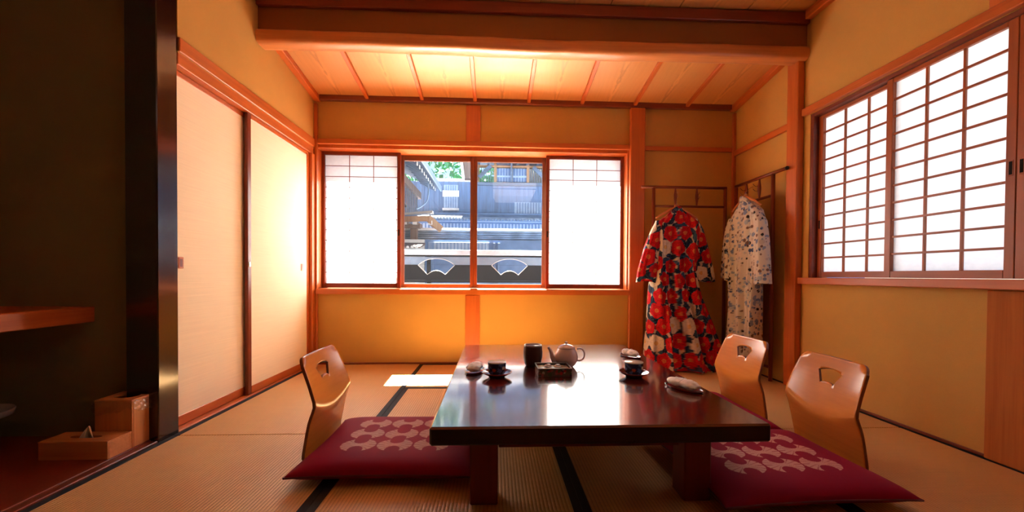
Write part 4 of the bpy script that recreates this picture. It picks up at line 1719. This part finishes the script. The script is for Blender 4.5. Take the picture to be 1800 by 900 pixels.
# little things standing on the white wall side: ornamental eave of the neighbouring gate
gt = thing('gate_roof', 'small gate roof with round white tile ends beside the white wall', 'gate', (0, 6.6, -3))
gx0, gx1 = -1.84, xp_(742, 6.6)
MB().hull([(gx0, -.2, LZ(zp_(436, 6.6))), (gx1, -.2, LZ(zp_(436, 6.6))), (gx1, .3, LZ(zp_(425, 6.6))), (gx0, .3, LZ(zp_(425, 6.6))),
           (gx0, -.2, LZ(zp_(438, 6.6))), (gx1, -.2, LZ(zp_(438, 6.6))), (gx1, .3, LZ(zp_(429, 6.6))), (gx0, .3, LZ(zp_(429, 6.6)))],
          [(0, 1, 2, 3), (4, 5, 6, 7), (0, 1, 5, 4), (1, 2, 6, 5), (2, 3, 7, 6), (3, 0, 4, 7)]).build('roof_slab', 'brownplanks', gt)
for k in range(22):
    x = gx1 - .05 - k * .07
    if x > gx0:
        MB().lathe([(0, 0), (.024, 0), (.024, .02), (0, .02)], 10).build('tile_end', 'whitewash', gt, (x, -.2, LZ(zp_(437, 6.6))), (math.pi / 2, 0, 0))
MB().box(gx0, gx1 - .1, .0, .25, 0, LZ(zp_(438, 6.6)), .01).build('gate_wall', 'whitewash', gt)

# ---- dark plank-clad house beyond
Y2 = 10.9
hs = thing('plank_house', 'dark plank-clad timber house with an open gallery beyond the lane', 'building', (0, Y2, -3))
hx0, hx1 = xp_(700, Y2), 9.0
zb, ztp = zp_(376, Y2), zp_(320, Y2)
pk = MB()
x = hx0
r2 = random.Random(9)
while x < hx1:
    pk.box(x, x + .132, .0 + r2.uniform(0, .012), .1, LZ(zb) - .3, LZ(ztp))
    pk.box(x + .120, x + .146, -.018, .0, LZ(zb) - .3, LZ(ztp))
    x += .136
tag(pk.build('plank_cladding', 'planks', hs), kind='stuff')
MB().box(xp_(757, Y2), xp_(838, Y2), -.06, .12, LZ(zp_(320, Y2)), LZ(zp_(315.5, Y2)), .01).build('wall_coping', 'whitewash', hs)
wx0, wx1, wz0, wz1 = xp_(780, Y2), xp_(805, Y2), zp_(367, Y2), zp_(326, Y2)
wd = MB().box(wx0, wx1, -.035, -.019, LZ(wz0), LZ(wz1), .003).build('window', 'palepanel', hs)  # pale pane colour stands in for reflected sky
for k in range(1, 6):
    xx = wx0 + (wx1 - wx0) * k / 6
    MB().box(xx - .008, xx + .008, -.05, -.036, LZ(wz0) + .02, LZ(wz1) - .02).build('window_bar', 'skylitwall', wd)
MB().box(wx0 - .03, wx1 + .03, -.06, -.036, LZ(zp_(343, Y2)) - .06, LZ(zp_(338, Y2)) + .03, .004).build('window_rail', 'whitewash', wd)
MB().box(wx0 - .03, wx1 + .03, -.09, -.020, LZ(wz0) - .06, LZ(wz0) - .001, .004).build('window_sill', 'whitewash', wd)
# low barred window to the right
wx0, wx1, wz0, wz1 = xp_(904, Y2), xp_(975, Y2), zp_(375, Y2), zp_(355, Y2)
wd = MB().box(wx0, wx1, -.035, -.019, LZ(wz0), LZ(wz1), .003).build('window', 'palepanel', hs)  # glass reflection painted as a pale pane
for k in range(1, 15):
    xx = wx0 + (wx1 - wx0) * k / 15
    MB().box(xx - .012, xx + .012, -.055, -.036, LZ(wz0) + .01, LZ(wz1) - .01).build('window_bar', 'planks', wd)
# pent roof with tile ends
pz0, pz1, py = zp_(374, Y2), zp_(382, Y2 - .8), -.8
MB().hull([(hx0 + .3, py, LZ(pz1)), (hx1, py, LZ(pz1)), (hx1, 0, LZ(pz0)), (hx0 + .3, 0, LZ(pz0)),
           (hx0 + .3, py, LZ(pz1) - .05), (hx1, py, LZ(pz1) - .05), (hx1, 0, LZ(pz0) - .05), (hx0 + .3, 0, LZ(pz0) - .05)],
          [(0, 1, 2, 3), (4, 5, 6, 7), (0, 1, 5, 4), (1, 2, 6, 5), (2, 3, 7, 6), (3, 0, 4, 7)]).build('pent_roof', 'tile', hs)
te = MB()
x = hx0 + .35
while x < hx1:
    te.lathe([(0, 0), (.032, 0), (.032, .03), (0, .03)], 8, (0, 0, 0))
    o = len(te.v) - 32
    for q in range(o, len(te.v)):
        a, b_, c_ = te.v[q]
        te.v[q] = (x + a, py - .012 - c_, LZ(pz1) - .055 + b_)
    x += .078
tag(te.build('tile_ends', 'tile', hs), kind='stuff')
MB().box(hx0 + .3, hx1, py + .01, py + .03, LZ(pz1) - .11, LZ(pz1) - .092, .002).build('eave_gutter', 'palepanel', hs)
# slatted wall below the pent roof
MB().box(hx0, hx1, -.30, .1, 0, LZ(zb) - .02, 0).build('lower_wall', 'skylitwall', hs)
sl_ = MB()
x = hx0 + .1
while x < hx1:
    sl_.box(x, x + .05, -.325, -.301, LZ(zp_(412, Y2 - .3)), LZ(pz1) - .10)
    x += .088
tag(sl_.build('wall_slats', 'palepanel', hs), kind='stuff')
# gallery storey above the planks on the right
gx0, gx1 = xp_(838, Y2), 9.0
gz0, gz1 = zp_(321, Y2), zp_(283, Y2) + .25
MB().box(gx0, gx1, -.10, .9, LZ(gz0) - .08, LZ(gz0), .01).build('gallery_floor', 'timber', hs)
MB().box(xp_(872, Y2), gx1, .82, .9, LZ(gz0), LZ(gz1), 0).build('gallery_back_wall', 'whitewash', hs)
for a, b_ in ((873, 897), (901, 925)):
    g = MB().box(xp_(a, Y2), xp_(b_, Y2), .0, .03, LZ(zp_(319, Y2)), LZ(zp_(295, Y2)), .004).build('gallery_window', 'skylitwall', hs)
    for k in range(1, 5):
        xx = xp_(a, Y2) + (xp_(b_, Y2) - xp_(a, Y2)) * k / 5
        MB().box(xx - .009, xx + .009, -.02, -.001, LZ(zp_(319, Y2)), LZ(zp_(295, Y2))).build('mullion', 'palepanel', g)
    MB().box(xp_(a, Y2), xp_(b_, Y2), -.025, -.003, LZ(zp_(311, Y2)), LZ(zp_(308, Y2))).build('crossbar', 'palepanel', g)
for px in (840, 870, 927, 957, 1000, 1040):
    xx = xp_(px, Y2)
    MB().box(xx - .035, xx + .035, -.06, .06, LZ(gz0), LZ(gz1) - .2, .005).build('gallery_post', 'tantimber', hs)
MB().box(gx0, gx1, -.07, .05, LZ(zp_(294, Y2)), LZ(zp_(291, Y2)), .005).build('gallery_beam', 'tantimber', hs)
for p, q in (((842, 313), (862, 293)), ((957, 314), (936, 294)), ((898, 321), (898, 284))):
    MB().bar((xp_(p[0], Y2), -.10, LZ(zp_(p[1], Y2))), (xp_(q[0], Y2), -.10, LZ(zp_(q[1], Y2))), .05, .10).build('brace', 'timber', hs)
bars = MB()
for px in range(846, 868, 4):
    xx = xp_(px, Y2)
    bars.box(xx - .008, xx + .008, -.02, .01, LZ(gz0), LZ(zp_(295, Y2)))
for px in range(931, 956, 4):
    xx = xp_(px, Y2)
    bars.box(xx - .008, xx + .008, -.02, .01, LZ(gz0), LZ(zp_(295, Y2)))
tag(bars.build('gallery_bars', 'timber', hs), kind='stuff')
MB().box(gx0 - .1, gx1, -.9, 1.0, LZ(zp_(284, Y2)) + .10, LZ(zp_(284, Y2)) + .20, .01).build('gallery_eave', 'timber', hs)
for px in list(range(841, 960, 17)) + [975, 992, 1009]:
    xx = xp_(px, Y2)
    MB().box(xx - .03, xx + .03, -.5, .3, LZ(zp_(290, Y2)), LZ(zp_(285, Y2)), .004).build('rafter', 'timber', hs)
    MB().box(xx - .032, xx + .032, -.52, -.501, LZ(zp_(290, Y2)) - .005, LZ(zp_(285, Y2)) + .005, .002).build('rafter_end', 'whitewash', hs)
# gable edge left of the gallery
MB().hull([(xp_(812, Y2), -.3, LZ(zp_(281, Y2))), (xp_(840, Y2), -.3, LZ(zp_(281, Y2))), (xp_(840, Y2), -.3, LZ(zp_(318, Y2))), (xp_(817, Y2), -.3, LZ(zp_(318, Y2))),
           (xp_(812, Y2), .3, LZ(zp_(281, Y2))), (xp_(840, Y2), .3, LZ(zp_(281, Y2))), (xp_(840, Y2), .3, LZ(zp_(318, Y2))), (xp_(817, Y2), .3, LZ(zp_(318, Y2)))],
          [(0, 1, 2, 3), (4, 5, 6, 7), (0, 1, 5, 4), (1, 2, 6, 5), (2, 3, 7, 6), (3, 0, 4, 7)]).build('gable_end', 'brownplanks', hs)
MB().bar((xp_(811, Y2), -.32, LZ(zp_(281, Y2))), (xp_(816, Y2), -.32, LZ(zp_(319, Y2))), .05, .07).build('gable_board', 'whitewash', hs)
MB().box(xp_(831, Y2), xp_(836, Y2), -.34, -.302, LZ(zp_(312, Y2)), LZ(zp_(305, Y2)), .003).build('beam_end', 'whitewash', hs)

# ---- house on the left whose eave runs away from the window
lh = thing('eaved_house', 'brown plank house with a deep eave and white rafter ends', 'building', (-1.9, 7.0, -3))
MB().box(-2.5, 0, -1.2, 2.85, 0, LZ(2.75), 0).build('wall', 'brownplanks', lh)
x = 0
pb = MB()
yy = -1.2
while yy < 2.85:
    pb.box(.001, .018, yy, yy + .03, .3, LZ(2.70))
    yy += .21
tag(pb.build('wall_battens', 'timber', lh), kind='stuff')
MB().hull([(.52, -2.2, LZ(2.86)), (.52, 3.1, LZ(2.86)), (-2.5, 3.1, LZ(4.3)), (-2.5, -2.2, LZ(4.3)),
           (.52, -2.2, LZ(2.96)), (.52, 3.1, LZ(2.96)), (-2.5, 3.1, LZ(4.42)), (-2.5, -2.2, LZ(4.42))],
          [(0, 1, 2, 3), (4, 5, 6, 7), (0, 1, 5, 4), (1, 2, 6, 5), (2, 3, 7, 6), (3, 0, 4, 7)]).build('roof', 'timber', lh)
for k in range(20):
    yy = -2.0 + k * .25
    MB().bar((.10, yy, LZ(2.99)), (.44, yy, LZ(2.82)), .055, .07).build('rafter', 'timber', lh)
    MB().box(.442, .456, yy - .032, yy + .032, LZ(2.785), LZ(2.855), .003).build('rafter_end', 'whitewash', lh)
MB().bar((.0, -2.2, LZ(2.70)), (.0, 3.0, LZ(2.70)), .14, .16).build('eave_beam', 'brownplanks', lh)
MB().box(.53, .56, -2.2, 3.1, LZ(2.84), LZ(2.97), .004).build('eave_edge', 'palepanel', lh)
MB().tube([(.30, .2, LZ(1.98)), (.12, -1.1, LZ(2.42))], .03, 8).build('downpipe', 'iron', lh)
cb = []
for k in range(13):
    t = k / 12
    p, q = W(752, 321, 9.0), W(733, 367, 8.0)
    v = p.lerp(q, t) + Vector((.10 * math.sin(math.pi * t), 0, -.10 * math.sin(math.pi * t)))
    cb.append((v.x + 1.9, v.y - 7.0, v.z + 3))
MB().tube(cb, .014, 6).build('cable', 'palepanel', lh)
# small porch roof of that house
PX0 = -1.85
pr = thing('porch_roof', 'small porch roof on brown rafters with white ends', 'roof', (0, 7.3, -3))
px1 = xp_(765, 7.3)
za, zc = zp_(374, 7.3), zp_(383, 7.3)
MB().hull([(PX0, -.35, LZ(zc)), (px1, -.35, LZ(zc) + .07), (px1 - .12, .6, LZ(za) + .1), (PX0, .6, LZ(za) + .05),
           (PX0, -.35, LZ(zc) - .04), (px1, -.35, LZ(zc) + .03), (px1 - .12, .6, LZ(za) + .05), (PX0, .6, LZ(za))],
          [(0, 1, 2, 3), (4, 5, 6, 7), (0, 1, 5, 4), (1, 2, 6, 5), (2, 3, 7, 6), (3, 0, 4, 7)]).build('roof_slab', 'sheet', pr)
MB().bar((PX0, -.30, LZ(zp_(388, 7.0))), (px1 - .05, -.30, LZ(zp_(385, 7.0))), .05, .09).build('fascia_beam', 'tantimber', pr)
MB().box(PX0, px1 - .25, -.12, .0, LZ(zp_(402, 7.2)), LZ(zp_(395, 7.2)), .01).build('wall_plate', 'brownplanks', pr)
for px in (712, 730, 757):
    xx = xp_(px, 7.1)
    MB().box(xx - .035, xx + .035, -.24, .3, LZ(zp_(396, 7.1)), LZ(zp_(390, 7.1)), .004).build('rafter', 'brownplanks', pr)
    MB().box(xx - .037, xx + .037, -.26, -.241, LZ(zp_(396.5, 7.1)), LZ(zp_(389.5, 7.1)), .003).build('rafter_end', 'whitewash', pr)
MB().bar((px1 - .08, -.28, LZ(zp_(384, 7.0))), (px1 + .12, -.1, LZ(zp_(404, 7.2))), .04, .12).build('gable_board', 'tantimber', pr)
MB().box(px1 - .45, px1 - .33, .0, .12, 0, LZ(zp_(402, 7.3)), .006).build('porch_post', 'brownplanks', pr)


# ---- trees behind
def tree(label, loc, h, rad, seed):
    t = thing('leafy_tree', label, 'tree', loc, 0, 'trees behind the plank house')
    MB().tube([(0, 0, 0), (.1, .05, h * .35), (-.05, .1, h * .7)], [.22, .17, .08], 10).build('trunk', 'bark', t)
    r3 = np.random.default_rng(seed)
    vs, fs = [], []
    for k in range(2600):
        d = r3.normal(size=3)
        d /= np.linalg.norm(d)
        rr = rad * r3.uniform(.55, 1.0) ** .6 * (1 + .18 * math.sin(5 * d[0] + seed) * math.cos(4 * d[2]))
        c = np.array([0, 0, h * .72]) + d * rr * np.array([1, 1, .85])
        a, b_ = r3.normal(size=3), r3.normal(size=3)
        a = a / np.linalg.norm(a) * r3.uniform(.10, .2)
        b_ = b_ / np.linalg.norm(b_) * r3.uniform(.06, .12)
        o = len(vs)
        vs += [tuple(c - a), tuple(c + b_), tuple(c + a), tuple(c - b_)]
        fs.append((o, o + 1, o + 2, o + 3))
    mb = MB()
    mb._add(vs, fs)
    tag(mb.build('foliage', 'foliage', t), kind='stuff')


tree('green leafy tree rising between the eaves of the two houses', (-2.0, 15.5, -3), 9.5, 2.6, 1)
tree('green leafy tree seen through the gallery bars', (4.2, 19.0, -3), 10.0, 2.6, 2)
tree('dark green tree behind the brown plank house', (-8.5, 19.0, -3), 10.5, 2.8, 3)
